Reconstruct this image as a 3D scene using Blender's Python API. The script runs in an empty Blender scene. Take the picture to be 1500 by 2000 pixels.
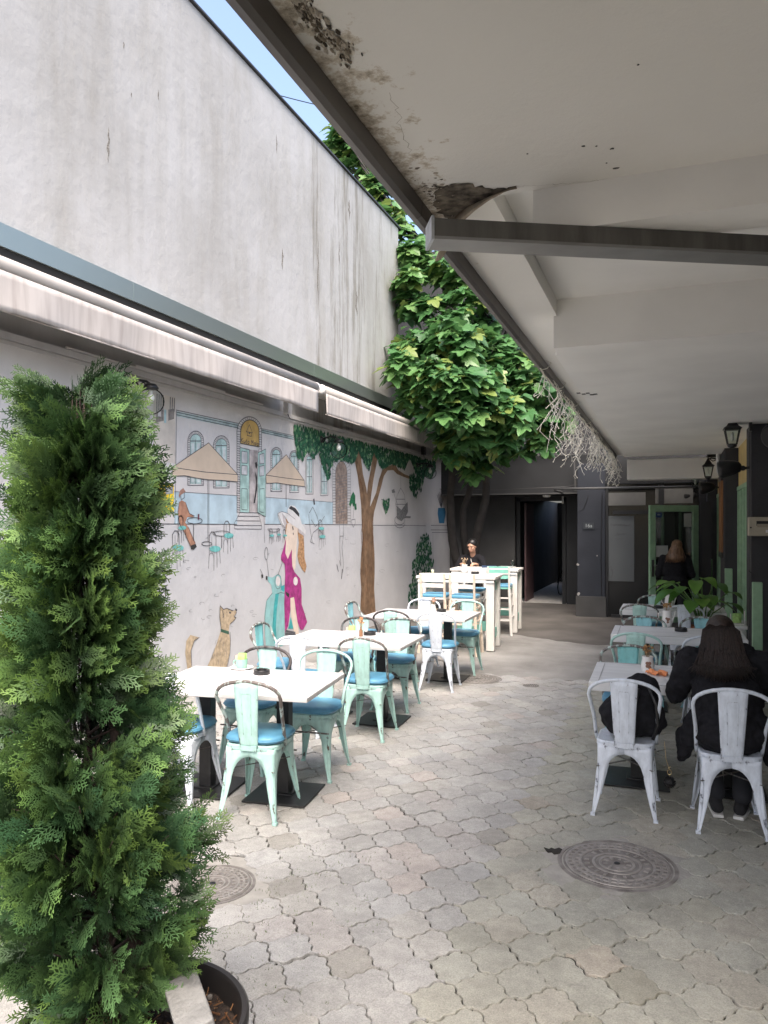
import bpy, bmesh, math, random
from math import sin, cos, pi, radians as R, sqrt
from mathutils import Vector as V, Matrix as M4, Euler
import numpy as np
random.seed(7)
S = bpy.context.scene
COL = S.collection

# ---------------------------------------------------------------- camera
TH = R(20.7); F = 1480.0; CH = 1.8
cam_d = bpy.data.cameras.new('camera'); cam = bpy.data.objects.new('camera', cam_d); COL.objects.link(cam)
cam.location = (0, 0, CH); cam.rotation_euler = (R(90), 0, TH)
cam_d.sensor_fit = 'VERTICAL'; cam_d.sensor_height = 36.0; cam_d.sensor_width = 27.0
cam_d.lens = 36.0*F/2000; cam_d.shift_y = 0.0125; cam_d.clip_start = 0.05; cam_d.clip_end = 500
S.camera = cam
# ---------------------------------------------------------------- world, sun, exposure
SUN_EL = R(58); SUN_DIR = V((0.38, -0.92, 0)).normalized()      # towards the sun, horizontally
w = bpy.data.worlds.new('World'); S.world = w; w.use_nodes = True
nt = w.node_tree; bg = nt.nodes['Background']
sky = nt.nodes.new('ShaderNodeTexSky'); sky.sky_type = 'NISHITA'; sky.sun_disc = False
sky.sun_elevation = SUN_EL; sky.sun_rotation = math.atan2(SUN_DIR.x, SUN_DIR.y)
sky.air_density = 1.0; sky.dust_density = 6.0; sky.ozone_density = 0.6
nt.links.new(sky.outputs[0], bg.inputs[0]); bg.inputs[1].default_value = 0.15
sl = bpy.data.lights.new('sun', 'SUN'); so = bpy.data.objects.new('sun', sl); COL.objects.link(so)
sl.energy = 0.75; sl.angle = R(40); sl.color = (1.0, 0.975, 0.94)
sd = V((SUN_DIR.x*cos(SUN_EL), SUN_DIR.y*cos(SUN_EL), sin(SUN_EL)))
so.rotation_euler = (-sd).to_track_quat('-Z', 'Y').to_euler()
S.view_settings.view_transform = 'Standard'; S.view_settings.look = 'None'
S.view_settings.exposure = 1.74; S.view_settings.gamma = 1.0
S.cycles.max_bounces = 10; S.cycles.diffuse_bounces = 6; S.cycles.transparent_max_bounces = 16

# ---------------------------------------------------------------- measured rays
cT, sT = cos(TH), sin(TH)
def at_d(px, py, d):                    # measured image point at depth d -> place
    r = (px-750)/F*d; return V((r*cT - d*sT, r*sT + d*cT, CH + (1025-py)/F*d))
WX = -5.0
def onwall(px, py, x=WX):               # measured point on the plane X = x
    d = F*x/(cT*(px-1310)); return ((d + x*sT)/cT, CH + (1025-py)*d/F)

# ---------------------------------------------------------------- materials
MATS = {}
def nodes(m):
    m.use_nodes = True; t = m.node_tree; b = t.nodes['Principled BSDF']; return t, b
def mat(name, col, rough=0.6, var=0.0, scale=8.0, bump=0.0, bscale=40.0, metal=0.0, col2=None, trans=0.0, detail=6.0, spec=0.5, stretch=None, coord='Object', lo=0.35, hi=0.65):
    if name in MATS: return MATS[name]
    m = bpy.data.materials.new(name); t, b = nodes(m)
    b.inputs['Base Color'].default_value = (*col, 1); b.inputs['Roughness'].default_value = rough
    b.inputs['Metallic'].default_value = metal; b.inputs['Specular IOR Level'].default_value = spec
    L = t.links
    tc = t.nodes.new('ShaderNodeTexCoord'); mp = t.nodes.new('ShaderNodeMapping')
    L.new(tc.outputs[coord], mp.inputs[0])
    if stretch: mp.inputs['Scale'].default_value = stretch
    if var > 0 or col2:
        n = t.nodes.new('ShaderNodeTexNoise'); n.inputs['Scale'].default_value = scale; n.inputs['Detail'].default_value = detail
        L.new(mp.outputs[0], n.inputs['Vector'])
        cr = t.nodes.new('ShaderNodeValToRGB'); L.new(n.outputs['Fac'], cr.inputs[0])
        c2 = col2 if col2 else tuple(min(1, c*(1+var)) for c in col)
        c1 = col if col2 else tuple(c*(1-var) for c in col)
        cr.color_ramp.elements[0].position = lo; cr.color_ramp.elements[1].position = hi
        cr.color_ramp.elements[0].color = (*c1, 1); cr.color_ramp.elements[1].color = (*c2, 1)
        L.new(cr.outputs[0], b.inputs['Base Color'])
    if bump > 0:
        n2 = t.nodes.new('ShaderNodeTexNoise'); n2.inputs['Scale'].default_value = bscale; n2.inputs['Detail'].default_value = 5
        L.new(mp.outputs[0], n2.inputs['Vector'])
        bp = t.nodes.new('ShaderNodeBump'); bp.inputs['Strength'].default_value = bump; bp.inputs['Distance'].default_value = 0.01
        L.new(n2.outputs['Fac'], bp.inputs['Height']); L.new(bp.outputs[0], b.inputs['Normal'])
    if trans > 0: b.inputs['Transmission Weight'].default_value = trans
    MATS[name] = m; return m
def worn(name, col, under=(0.10,0.075,0.06), amount=0.36, rough=0.42, scale=28.0):
    """painted metal with chips and scuffs"""
    m = bpy.data.materials.new(name); t, b = nodes(m); L = t.links
    tc = t.nodes.new('ShaderNodeTexCoord'); mp = t.nodes.new('ShaderNodeMapping'); mp.inputs['Scale'].default_value = (1, 1, 0.4)
    L.new(tc.outputs['Object'], mp.inputs[0])
    n = t.nodes.new('ShaderNodeTexNoise'); n.inputs['Scale'].default_value = scale; n.inputs['Detail'].default_value = 8; n.inputs['Roughness'].default_value = 0.65
    L.new(mp.outputs[0], n.inputs['Vector'])
    g = t.nodes.new('ShaderNodeNewGeometry'); pr = t.nodes.new('ShaderNodeMapRange')
    pr.inputs['From Min'].default_value = 0.5; pr.inputs['From Max'].default_value = 0.62; pr.inputs['To Max'].default_value = 0.14
    L.new(g.outputs['Pointiness'], pr.inputs['Value'])
    ad = t.nodes.new('ShaderNodeMath'); ad.operation = 'SUBTRACT'; L.new(n.outputs['Fac'], ad.inputs[0]); L.new(pr.outputs[0], ad.inputs[1])
    cr = t.nodes.new('ShaderNodeValToRGB'); e = cr.color_ramp.elements
    e[0].position = amount-0.03; e[0].color = (*under, 1); e[1].position = amount+0.012; e[1].color = (*[c*0.86 for c in col], 1)
    e2 = cr.color_ramp.elements.new(0.62); e2.color = (*[min(1, c*1.1+0.01) for c in col], 1)
    L.new(ad.outputs[0], cr.inputs[0]); L.new(cr.outputs[0], b.inputs['Base Color'])
    b.inputs['Roughness'].default_value = rough
    MATS[name] = m; return m
def attr_mat(name, rough=0.7, trans=0.0, spec=0.3, bump=0.0, bscale=200, mixcol=None):
    """colour comes from the per-face 'tone' colour attribute (the piece's own colour)"""
    m = bpy.data.materials.new(name); t, b = nodes(m); L = t.links
    a = t.nodes.new('ShaderNodeVertexColor'); a.layer_name = 'tone'
    b.inputs['Roughness'].default_value = rough; b.inputs['Specular IOR Level'].default_value = spec
    L.new(a.outputs[0], b.inputs['Base Color'])
    if trans > 0:
        tr = t.nodes.new('ShaderNodeBsdfTranslucent'); L.new(a.outputs[0], tr.inputs[0])
        mx = t.nodes.new('ShaderNodeMixShader'); mx.inputs[0].default_value = trans
        L.new(b.outputs[0], mx.inputs[1]); L.new(tr.outputs[0], mx.inputs[2])
        L.new(mx.outputs[0], t.nodes['Material Output'].inputs[0])
    MATS[name] = m; return m

# ---------------------------------------------------------------- mesh builder
class MB:
    def __init__(s): s.v = []; s.f = []; s.c = []
    def add(s, vs, fs, M=None, col=None):
        o = len(s.v)
        if M is not None: vs = [M @ V(p) for p in vs]
        s.v += [tuple(p) for p in vs]; s.f += [tuple(i+o for i in f) for f in fs]
        s.c += [col]*len(fs); return s
    def box(s, c, d, M=None, col=None, taper=1.0):
        x, y, z = [k/2 for k in d]; cx, cy, cz = c
        vs = [(cx+a*x*(taper if e < 0 else 1), cy+b*y*(taper if e < 0 else 1), cz+e*z) for e in (-1, 1) for a, b in ((-1,-1),(1,-1),(1,1),(-1,1))]
        return s.add(vs, [(3,2,1,0),(4,5,6,7),(0,1,5,4),(1,2,6,5),(2,3,7,6),(3,0,4,7)], M, col)
    def bar(s, a, b, wx, wy, M=None, col=None):      # rectangular bar from a to b
        a = V(a); b = V(b); d = b-a; q = d.to_track_quat('Z', 'Y').to_matrix().to_4x4(); q.translation = (a+b)/2
        if M is not None: q = M @ q
        return s.box((0,0,0), (wx, wy, d.length), q, col)
    def tube(s, pts, r, n=8, M=None, col=None, closed=False):
        pts = [V(p) for p in pts]; k = len(pts); rs = r if isinstance(r, (list, tuple)) else [r]*k
        vs = []; up = None
        for i, p in enumerate(pts):
            if closed: t = pts[(i+1) % k]-pts[i-1]
            else: t = pts[min(i+1, k-1)]-pts[max(i-1, 0)]
            if t.length < 1e-9: t = V((0,0,1))
            t.normalize()
            if up is None:
                up = t.orthogonal().normalized()
            else:
                up = (up - t*up.dot(t))
                up = up.normalized() if up.length > 1e-6 else t.orthogonal().normalized()
            b = t.cross(up)
            for j in range(n):
                a = 2*pi*j/n; vs.append(p + (up*cos(a)+b*sin(a))*rs[i])
        fs = []
        for i in range(k if closed else k-1):
            i2 = (i+1) % k
            for j in range(n): fs.append((i*n+j, i*n+(j+1) % n, i2*n+(j+1) % n, i2*n+j))
        if not closed: fs += [tuple(range(n-1, -1, -1)), tuple((k-1)*n+j for j in range(n))]
        return s.add(vs, fs, M, col)
    def lathe(s, prof, c=(0,0,0), n=24, M=None, col=None, sx=1, sy=1):
        vs = []; fs = []; k = len(prof)
        for r, z in prof:
            for j in range(n): vs.append((c[0]+r*sx*cos(2*pi*j/n), c[1]+r*sy*sin(2*pi*j/n), c[2]+z))
        for i in range(k-1):
            for j in range(n): fs.append((i*n+j, i*n+(j+1) % n, (i+1)*n+(j+1) % n, (i+1)*n+j))
        fs += [tuple(range(n-1, -1, -1)), tuple((k-1)*n+j for j in range(n))]
        return s.add(vs, fs, M, col)
    def prism(s, poly, z0, z1, M=None, col=None):
        n = len(poly); vs = [(x, y, z0) for x, y in poly]+[(x, y, z1) for x, y in poly]
        fs = [tuple(range(n-1, -1, -1)), tuple(range(n, 2*n))]+[(i, (i+1) % n, n+(i+1) % n, n+i) for i in range(n)]
        return s.add(vs, fs, M, col)
    def ball(s, c, r, n=16, M=None, col=None, sc=(1,1,1)):
        k = n//2; prof = [(r*sin(pi*i/k), -r*cos(pi*i/k)) for i in range(k+1)]
        vs = []; fs = []
        for a, z in prof:
            for j in range(n): vs.append((c[0]+a*sc[0]*cos(2*pi*j/n), c[1]+a*sc[1]*sin(2*pi*j/n), c[2]+z*sc[2]))
        for i in range(k):
            for j in range(n): fs.append((i*n+j, i*n+(j+1) % n, (i+1)*n+(j+1) % n, (i+1)*n+j))
        return s.add(vs, fs, M, col)
    def build(s, name, m, parent=None, smooth=False, bevel=0, loc=None, solid=0, auto=None):
        me = bpy.data.meshes.new(name); me.from_pydata([tuple(p) for p in s.v], [], s.f); me.validate()
        if m is not None: me.materials.append(m)
        if any(c is not None for c in s.c) and len(me.polygons) == len(s.c):
            at = me.color_attributes.new('tone', 'FLOAT_COLOR', 'CORNER'); buf = np.ones((len(me.loops), 4), dtype=np.float32)
            lt = np.zeros(len(me.polygons), dtype=np.int32); me.polygons.foreach_get('loop_total', lt)
            arr = np.array([(*(c or (0.5,0.5,0.5)), 1.0) for c in s.c], dtype=np.float32); buf[:] = np.repeat(arr, lt, axis=0)
            at.data.foreach_set('color', buf.ravel())
        if smooth: me.polygons.foreach_set('use_smooth', [True]*len(me.polygons))
        o = bpy.data.objects.new(name, me); COL.objects.link(o)
        if parent: o.parent = parent
        if loc: o.location = loc
        if solid:
            k = o.modifiers.new('solid', 'SOLIDIFY'); k.thickness = solid; k.offset = 0
        if bevel:
            k = o.modifiers.new('bevel', 'BEVEL'); k.width = bevel; k.segments = 2; k.limit_method = 'ANGLE'; k.angle_limit = R(35)
            if not smooth: me.polygons.foreach_set('use_smooth', [True]*len(me.polygons)); k.harden_normals = True
        if smooth and auto:
            me.polygons.foreach_set('use_smooth', [True]*len(me.polygons))
            me.set_sharp_from_angle(angle=auto)
        return o
def tag(o, label=None, cat=None, group=None, kind=None):
    if label: o['label'] = label
    if cat: o['category'] = cat
    if group: o['group'] = group
    if kind: o['kind'] = kind
    return o
def thing(name, label, cat, loc=(0,0,0), rz=0, group=None):
    o = bpy.data.objects.new(name, None); COL.objects.link(o); o.location = loc; o.rotation_euler = (0,0,rz)
    o.empty_display_size = 0.1
    return tag(o, label, cat, group)
def copy_tree(o, parent=None):
    c = o.copy(); COL.objects.link(c)
    if parent: c.parent = parent
    for ch in list(o.children): copy_tree(ch, c)
    return c
def rot(ax, a): return M4.Rotation(a, 4, ax)
def tr(x, y, z): return M4.Translation((x, y, z))
def rrect(w, h, r, n=5):
    pts = []
    for cx, cy, a0 in ((w/2-r, h/2-r, 0), (-w/2+r, h/2-r, 90), (-w/2+r, -h/2+r, 180), (w/2-r, -h/2+r, 270)):
        for i in range(n+1): a = R(a0+90*i/n); pts.append((cx+r*cos(a), cy+r*sin(a)))
    return pts
def text_obj(name, s, size, M, m, parent, extrude=0.001):
    cu = bpy.data.curves.new(name, 'FONT'); cu.body = s; cu.size = size; cu.extrude = extrude; cu.align_x = 'CENTER'; cu.align_y = 'CENTER'
    o = bpy.data.objects.new(name+'_t', cu); COL.objects.link(o)
    dg = bpy.context.evaluated_depsgraph_get(); me = bpy.data.meshes.new_from_object(o.evaluated_get(dg))
    bpy.data.objects.remove(o); me.transform(M); me.materials.clear(); me.materials.append(m)
    o = bpy.data.objects.new(name, me); COL.objects.link(o); o.parent = parent; return o

# common materials
M_mint = worn('mint_paint', (0.40, 0.62, 0.575), amount=0.29)
M_white = worn('chipped_white_paint', (0.64, 0.695, 0.77), amount=0.30, under=(0.12,0.13,0.16))
M_teal = worn('turquoise_paint', (0.22, 0.56, 0.56), amount=0.30)
M_steel = worn('worn_tube', (0.42, 0.52, 0.49), amount=0.47, under=(0.13,0.11,0.10), rough=0.35, scale=20)
M_dkhoop = worn('dark_tube', (0.12, 0.13, 0.13), amount=0.5, under=(0.05,0.04,0.04))
M_cush = mat('blue_vinyl', (0.10, 0.29, 0.44), 0.42, var=0.12, scale=9, bump=0.15, bscale=14)
M_black = mat('black_metal', (0.012, 0.012, 0.013), 0.45, var=0.3, scale=20)
M_blackp = mat('black_plastic', (0.015, 0.015, 0.016), 0.35)
M_top = mat('white_laminate', (0.60, 0.59, 0.58), 0.40, var=0.07, scale=9, bump=0.06, bscale=60, stretch=(.35,2,2))
M_wtop = mat('white_painted_wood', (0.70, 0.71, 0.71), 0.5, var=0.07, scale=5, bump=0.12, bscale=30, stretch=(0.3,3,3))
M_htop = mat('white_bar_paint', (0.66, 0.645, 0.615), 0.5, var=0.06, scale=6, bump=0.1, bscale=30)
M_cream = mat('cream_painted_wood', (0.66, 0.56, 0.46), 0.5, var=0.14, scale=14, bump=0.1)
M_mintwood = mat('mint_painted_wood', (0.20, 0.50, 0.42), 0.5, var=0.12, scale=12)
M_char = mat('charcoal_paint', (0.026, 0.026, 0.029), 0.75, var=0.12, scale=3, bump=0.35, bscale=60)
M_green = mat('green_painted_wood', (0.30, 0.48, 0.31), 0.45, var=0.12, scale=9)
M_glass = None
def glass(name, tint=(0.9,0.95,0.93), rough=0.02, alpha=0.15):
    m = bpy.data.materials.new(name); t, b = nodes(m); L = t.links
    gl = t.nodes.new('ShaderNodeBsdfGlossy'); gl.inputs['Roughness'].default_value = rough
    tp = t.nodes.new('ShaderNodeBsdfTransparent'); tp.inputs[0].default_value = (*tint, 1)
    fr = t.nodes.new('ShaderNodeFresnel'); fr.inputs[0].default_value = 1.3
    mth = t.nodes.new('ShaderNodeMath'); mth.operation = 'ADD'; mth.inputs[1].default_value = alpha; L.new(fr.outputs[0], mth.inputs[0])
    mx = t.nodes.new('ShaderNodeMixShader'); L.new(mth.outputs[0], mx.inputs[0]); L.new(tp.outputs[0], mx.inputs[1]); L.new(gl.outputs[0], mx.inputs[2])
    L.new(mx.outputs[0], t.nodes['Material Output'].inputs[0]); MATS[name] = m; return m
M_glass = glass('clear_glass', alpha=0.03)
M_globe = glass('globe_glass', (.93,.95,.94), alpha=0.02); MATS['globe_glass'].node_tree.nodes['Fresnel'].inputs[0].default_value = 1.10
M_winglass = glass('window_glass', (0.5,0.55,0.53), alpha=0.12)
# ================================================================= GROUND
def ground_mat():
    m = bpy.data.materials.new('old_concrete'); t, b = nodes(m); L = t.links
    tc = t.nodes.new('ShaderNodeTexCoord')
    n1 = t.nodes.new('ShaderNodeTexNoise'); n1.inputs['Scale'].default_value = 1.1; n1.inputs['Detail'].default_value = 8; n1.inputs['Roughness'].default_value = 0.62
    n2 = t.nodes.new('ShaderNodeTexNoise'); n2.inputs['Scale'].default_value = 90; n2.inputs['Detail'].default_value = 4
    for n in (n1, n2): L.new(tc.outputs['Object'], n.inputs['Vector'])
    c1 = t.nodes.new('ShaderNodeValToRGB'); e = c1.color_ramp.elements; e[0].position = 0.33; e[0].color = (0.17,0.16,0.145,1); e[1].position = 0.66; e[1].color = (0.31,0.295,0.27,1)
    L.new(n1.outputs['Fac'], c1.inputs[0])
    mx = t.nodes.new('ShaderNodeMix'); mx.data_type = 'RGBA'; mx.blend_type = 'OVERLAY'; mx.inputs[0].default_value = 0.35
    L.new(c1.outputs[0], mx.inputs[6]); L.new(n2.outputs['Color'], mx.inputs[7]); 
    hs = t.nodes.new('ShaderNodeHueSaturation'); hs.inputs['Saturation'].default_value = 0.7; L.new(mx.outputs[2], hs.inputs['Color']); L.new(hs.outputs[0], b.inputs['Base Color'])
    b.inputs['Roughness'].default_value = 0.9
    bp = t.nodes.new('ShaderNodeBump'); bp.inputs['Strength'].default_value = 0.35; bp.inputs['Distance'].default_value = 0.006
    L.new(n2.outputs['Fac'], bp.inputs['Height']); L.new(bp.outputs[0], b.inputs['Normal'])
    return m
def paver_mat():
    m = bpy.data.materials.new('concrete_paver'); t, b = nodes(m); L = t.links
    a = t.nodes.new('ShaderNodeVertexColor'); a.layer_name = 'tone'
    tc = t.nodes.new('ShaderNodeTexCoord')
    n1 = t.nodes.new('ShaderNodeTexNoise'); n1.inputs['Scale'].default_value = 2.2; n1.inputs['Detail'].default_value = 9; n1.inputs['Roughness'].default_value = 0.65
    n2 = t.nodes.new('ShaderNodeTexNoise'); n2.inputs['Scale'].default_value = 160; n2.inputs['Detail'].default_value = 3
    n3 = t.nodes.new('ShaderNodeTexVoronoi'); n3.inputs['Scale'].default_value = 75
    n4 = t.nodes.new('ShaderNodeTexNoise'); n4.inputs['Scale'].default_value = 17; n4.inputs['Detail'].default_value = 7; n4.inputs['Roughness'].default_value = 0.7
    for n in (n1, n2, n3, n4): L.new(tc.outputs['Object'], n.inputs['Vector'])
    def mul(src, fac_node, lo, hi, a0, a1):
        r = t.nodes.new('ShaderNodeMapRange'); r.inputs['From Min'].default_value = lo; r.inputs['From Max'].default_value = hi
        r.inputs['To Min'].default_value = a0; r.inputs['To Max'].default_value = a1; L.new(fac_node, r.inputs['Value'])
        x = t.nodes.new('ShaderNodeVectorMath'); x.operation = 'SCALE'; L.new(src, x.inputs[0]); L.new(r.outputs[0], x.inputs['Scale']); return x.outputs[0]
    c = mul(a.outputs[0], n1.outputs['Fac'], 0.3, 0.7, 0.78, 1.16)
    c = mul(c, n2.outputs['Fac'], 0.3, 0.7, 0.82, 1.16)
    c = mul(c, n4.outputs['Fac'], 0.3, 0.7, 0.84, 1.12)
    c = mul(c, n3.outputs['Distance'], 0.08, 0.2, 0.72, 1.0)
    L.new(c, b.inputs['Base Color']); b.inputs['Roughness'].default_value = 0.88; b.inputs['Specular IOR Level'].default_value = 0.3
    bp = t.nodes.new('ShaderNodeBump'); bp.inputs['Strength'].default_value = 0.5; bp.inputs['Distance'].default_value = 0.004
    L.new(n2.outputs['Fac'], bp.inputs['Height'])
    bp2 = t.nodes.new('ShaderNodeBump'); bp2.inputs['Strength'].default_value = 0.5; bp2.inputs['Distance'].default_value = 0.01
    L.new(n4.outputs['Fac'], bp2.inputs['Height']); L.new(bp.outputs[0], bp2.inputs['Normal']); L.new(bp2.outputs[0], b.inputs['Normal'])
    return m
M_ground = ground_mat(); M_paver = paver_mat()
g = MB(); g.add([(-60,-60,-0.012),(60,-60,-0.012),(60,80,-0.012),(-60,80,-0.012)], [(0,1,2,3)])
tag(g.build('ground', mat('joint_dirt', (0.040,0.036,0.030), 0.95, var=0.3, scale=30, bump=0.4)), kind='structure')
# smooth worn concrete in the far part of the yard
g = MB()
far = [(-5.0,8.75)]
x = -5.0
while x < 2.4:
    far.append((x, 8.85+0.16*sin(x*5.1)+random.uniform(-.07,.07))); x += 0.13
far += [(2.4,30),(-5.0,30)]
g.prism(far, -0.011, -0.0015)
tag(g.build('concrete_yard', M_ground), kind='structure')
g = MB(); ap = []; x = -5.0  # darker sheet that paints the shade on the floor before the passage
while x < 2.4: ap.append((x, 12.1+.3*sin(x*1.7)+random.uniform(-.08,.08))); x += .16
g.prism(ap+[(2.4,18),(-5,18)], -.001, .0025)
tag(g.build('shade_sheet', mat('shaded_concrete',(.115,.105,.095),.8,var=.25,scale=1.4,bump=.3,bscale=60)), kind='structure')
# interlocking cloud-shaped pavers
PW, PITCH, VE = 0.275, 0.121, 0.015         # lattice width, row pitch, short side edge
PD = 2*PITCH
def edge_curve(a, b):
    """concave arc, short step, convex lobe; point-symmetric about its middle so that neighbours interlock"""
    a = V((*a,0)); b = V((*b,0)); d = b-a; nrm = V((-d.y, d.x, 0)).normalized(); nrm = nrm if nrm.y > 0 else -nrm; out = []
    A = .0205
    for t, o in [(0,0)]+[(.37*k/6, -A*sin(pi*(k/6)**.8)**.75) for k in range(1,6)]+[(.37,0),(.50,.0025),(.50,-.0025),(.63,0)]+[(1-.37*k/6, A*sin(pi*(k/6)**.8)**.75) for k in range(5,0,-1)]:
        p = a+d*t+nrm*o; out.append((p.x, p.y))
    return out
Lt, Tp = (-PW/2, VE/2), (0, PITCH-VE/2)
e1 = edge_curve(Lt, Tp)+[Tp]                                   # left to top
e2 = [(-x, y) for x, y in e1[::-1]][1:]                        # top to right
lowr = [(x+PW/2, y-PITCH) for x, y in e1][::-1]                # right to bottom: same curve as a neighbour's
lowl = [(-x, y) for x, y in lowr[::-1]][1:]
OUT = (e1+e2+lowr+lowl)[::-1]
OUT = [p_ for i_, p_ in enumerate(OUT) if (V((*p_,0))-V((*OUT[i_-1],0))).length > 1e-5]
pm = MB(); skip = []                        # round covers cut the pavers
covers = [(1205,1688,0.288),(415,1727,0.20)]
cpos = []
for px, py, r in covers:
    p = at_d(px, py, CH*F/(py-1025)); cpos.append((p.x, p.y, r))
tones = [(0.355,0.350,0.335),(0.345,0.341,0.326),(0.37,0.363,0.345),(0.36,0.352,0.328),(0.335,0.331,0.315),(0.35,0.349,0.338),(0.368,0.353,0.335)]
rng = random.Random(3)
slab = [(-1.95,2.55),(-1.42,2.62),(-1.45,3.35),(-2.35,3.40),(-2.5,2.9)]
def inslab(x, y): return (-3.6 < x < -2.07 and 2.42 < y < 3.22)
i = 0
ny = int((9.0-1.2)/(PD/2))
for j in range(ny):
    y = 1.3+j*PD/2; off = (PW/2 if j % 2 else 0)
    for k in range(-19, 9):
        x = k*PW+off
        if x < -5.0 or x > 2.2: continue
        if any((x-a)**2+(y-b)**2 < (r+0.045)**2 for a, b, r in cpos): continue
        if inslab(x, y): continue
        g_ = rng.choice((.0014,.0020,.0026,.0034,.0046)) if y < 5 else rng.choice((.0008,.0012,.0020,.0032)); s1 = 1-2*g_/PD
        ang = rng.gauss(0, 0.010); dx, dy = rng.gauss(0,.0016), rng.gauss(0,.0016)
        tx, ty = rng.gauss(0, .009), rng.gauss(0, .009); dz = rng.gauss(0, .0024)
        if y > 6.5: tx *= .5; ty *= .5; dz *= .5
        n = len(OUT); top = []; mid = []; low = []
        for (a, b) in OUT:
            for lst, sc, z in ((top, s1-0.030, 0.0), (mid, s1-0.008, -0.0025), (low, s1, -0.014)):
                X = a*sc; Y = b*sc; X, Y = X*cos(ang)-Y*sin(ang), X*sin(ang)+Y*cos(ang)
                lst.append((x+dx+X, y+dy+Y, z+dz+tx*X+ty*Y))
        t_ = rng.choice(tones); q = rng.uniform(.94,1.05)
        if rng.random() < .035: t_ = (0.375,0.345,0.32)
        if rng.random() < .03: t_ = (0.30,0.29,0.265)
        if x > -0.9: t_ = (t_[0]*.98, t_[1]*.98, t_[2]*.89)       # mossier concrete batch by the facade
        t_ = tuple(c*q for c in t_)
        fs = [tuple(range(n))]+[(q1, n+q1, n+(q1+1) % n, (q1+1) % n) for q1 in range(n)]+[(n+q1, 2*n+q1, 2*n+(q1+1) % n, n+(q1+1) % n) for q1 in range(n)]
        pm.add(top+mid+low, fs, None, t_)
tag(pm.build('pavement', M_paver), kind='structure')
# cast slab round the left cover
s_ = MB(); x0, x1, y0, y1 = -3.62, -1.80, 2.34, 3.40
s_.prism([(x0,y0),(-2.0,y0),(-1.93,2.7),(-1.92,3.3),(x0,3.34)], -0.011, -0.0022)
tag(s_.build('cement_patch', M_ground), kind='structure')
# moss and weeds in the joints at the lower left
gr = MB(); rr = random.Random(5)
for _ in range(2600):
    cx = rr.choice([-1.78,-1.70,-1.82,-1.5,-1.35,-1.9]); x = cx+rr.gauss(0,.09); y = rr.uniform(1.7,3.9)
    v = sin(x*20.7)*sin(y*24)            # gathers along the joints
    if abs(v) > .30: continue
    h = rr.uniform(.004,.014); a = rr.uniform(0, 2*pi); wd = .0016; lean = rr.uniform(-.006,.006)
    gr.add([(x-wd*cos(a), y-wd*sin(a), -.004), (x+wd*cos(a), y+wd*sin(a), -.004), (x+lean, y+lean, h)], [(0,1,2)], None, rr.choice([(.10,.15,.04),(.14,.19,.06),(.08,.11,.04)]))
tag(gr.build('joint_moss', attr_mat('moss', 0.9)), kind='stuff')

# ----- manhole covers
M_iron = mat('rusty_iron', (0.13,0.115,0.105), 0.7, metal=0.1, col2=(0.25,0.235,0.22), scale=11, bump=0.3, bscale=120)
M_iron2 = mat('polished_iron', (0.29,0.27,0.25), 0.5, metal=0.3, var=0.2, scale=18)
def cover(x, y, r, label, rings=True):
    t = thing('manhole_cover', label, 'manhole cover', (x, y, 0))
    b = MB(); b.lathe([(.001,-.011),(r+.13,-.011),(r+.13,-.0045),(r*1.07,-.001),(.001,-.001)], n=48); b.build('mortar_bed', mat('mortar',(.30,.29,.265),.9,var=.12,scale=12,bump=.4,bscale=60), t)
    b = MB(); b.lathe([(r*1.07,-.011),(r*1.07,.0015),(r*1.0,.0025),(r*.985,-.004),(r*.97,-.004),(r*.965,.002),(.001,.003)], n=64); b.build('frame_ring', M_iron, t, smooth=True, auto=R(30))
    if rings:
        m = MB()
        for k, q in enumerate((.90,.78,.66,.42,.30)):
            m.lathe([(r*(q-.028),.002),(r*(q-.024),.0062),(r*(q+.02),.0062),(r*(q+.026),.002)], n=64)
        for ring, cnt in ((.84,38),(.54,20),(.72,30),(.21,9)):
            for a in range(cnt):
                M = rot('Z', 2*pi*a/cnt) @ tr(r*ring,0,.0042); m.box((0,0,0),(r*.085,r*.05,.004),M)
        m.build('raised_pattern', M_iron2, t)
        h = MB(); h.lathe([(.016,.0062),(.015,.0075),(.001,.0076)], n=12); h.build('lift_hole', M_black, t)
    else:
        m = MB()
        for a in range(-3,4): m.box((a*r*.24,0,.0045),(r*.1,r*1.7*sqrt(max(.05,1-(a*.24)**2)),.004))
        m.build('raised_pattern', M_iron2, t)
    return t
cover(*cpos[0], 'large rusty round cover in the pavers in front of the white chairs')
cover(*cpos[1], 'round rusty cover half hidden behind the potted conifer')
p = at_d(932,1326,CH*F/301); cover(p.x, p.y, .27, 'round iron cover beside the third white table')
p = at_d(1037,1339,CH*F/314); cover(p.x, p.y, .085, 'small round drain lid alone in the middle of the yard', False)
# chipped hole beside the large cover
hx, hy = cpos[0][0]-.345, cpos[0][1]+.05
b = MB(); b.prism([(hx-.035,hy-.01),(hx-.02,hy-.03),(hx+.0,hy-.022),(hx+.015,hy-.045),(hx+.045,hy-.03),(hx+.05,hy+.03),(hx+.03,hy+.045),(hx+.01,hy+.02),(hx-.01,hy+.03),(hx-.02,hy+.008),(hx-.05,hy+.02)],-.010,.0035)
tag(b.build('pavement_chip', mat('dark_hole', (.02,.018,.015), 1.0)), kind='structure')

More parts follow.
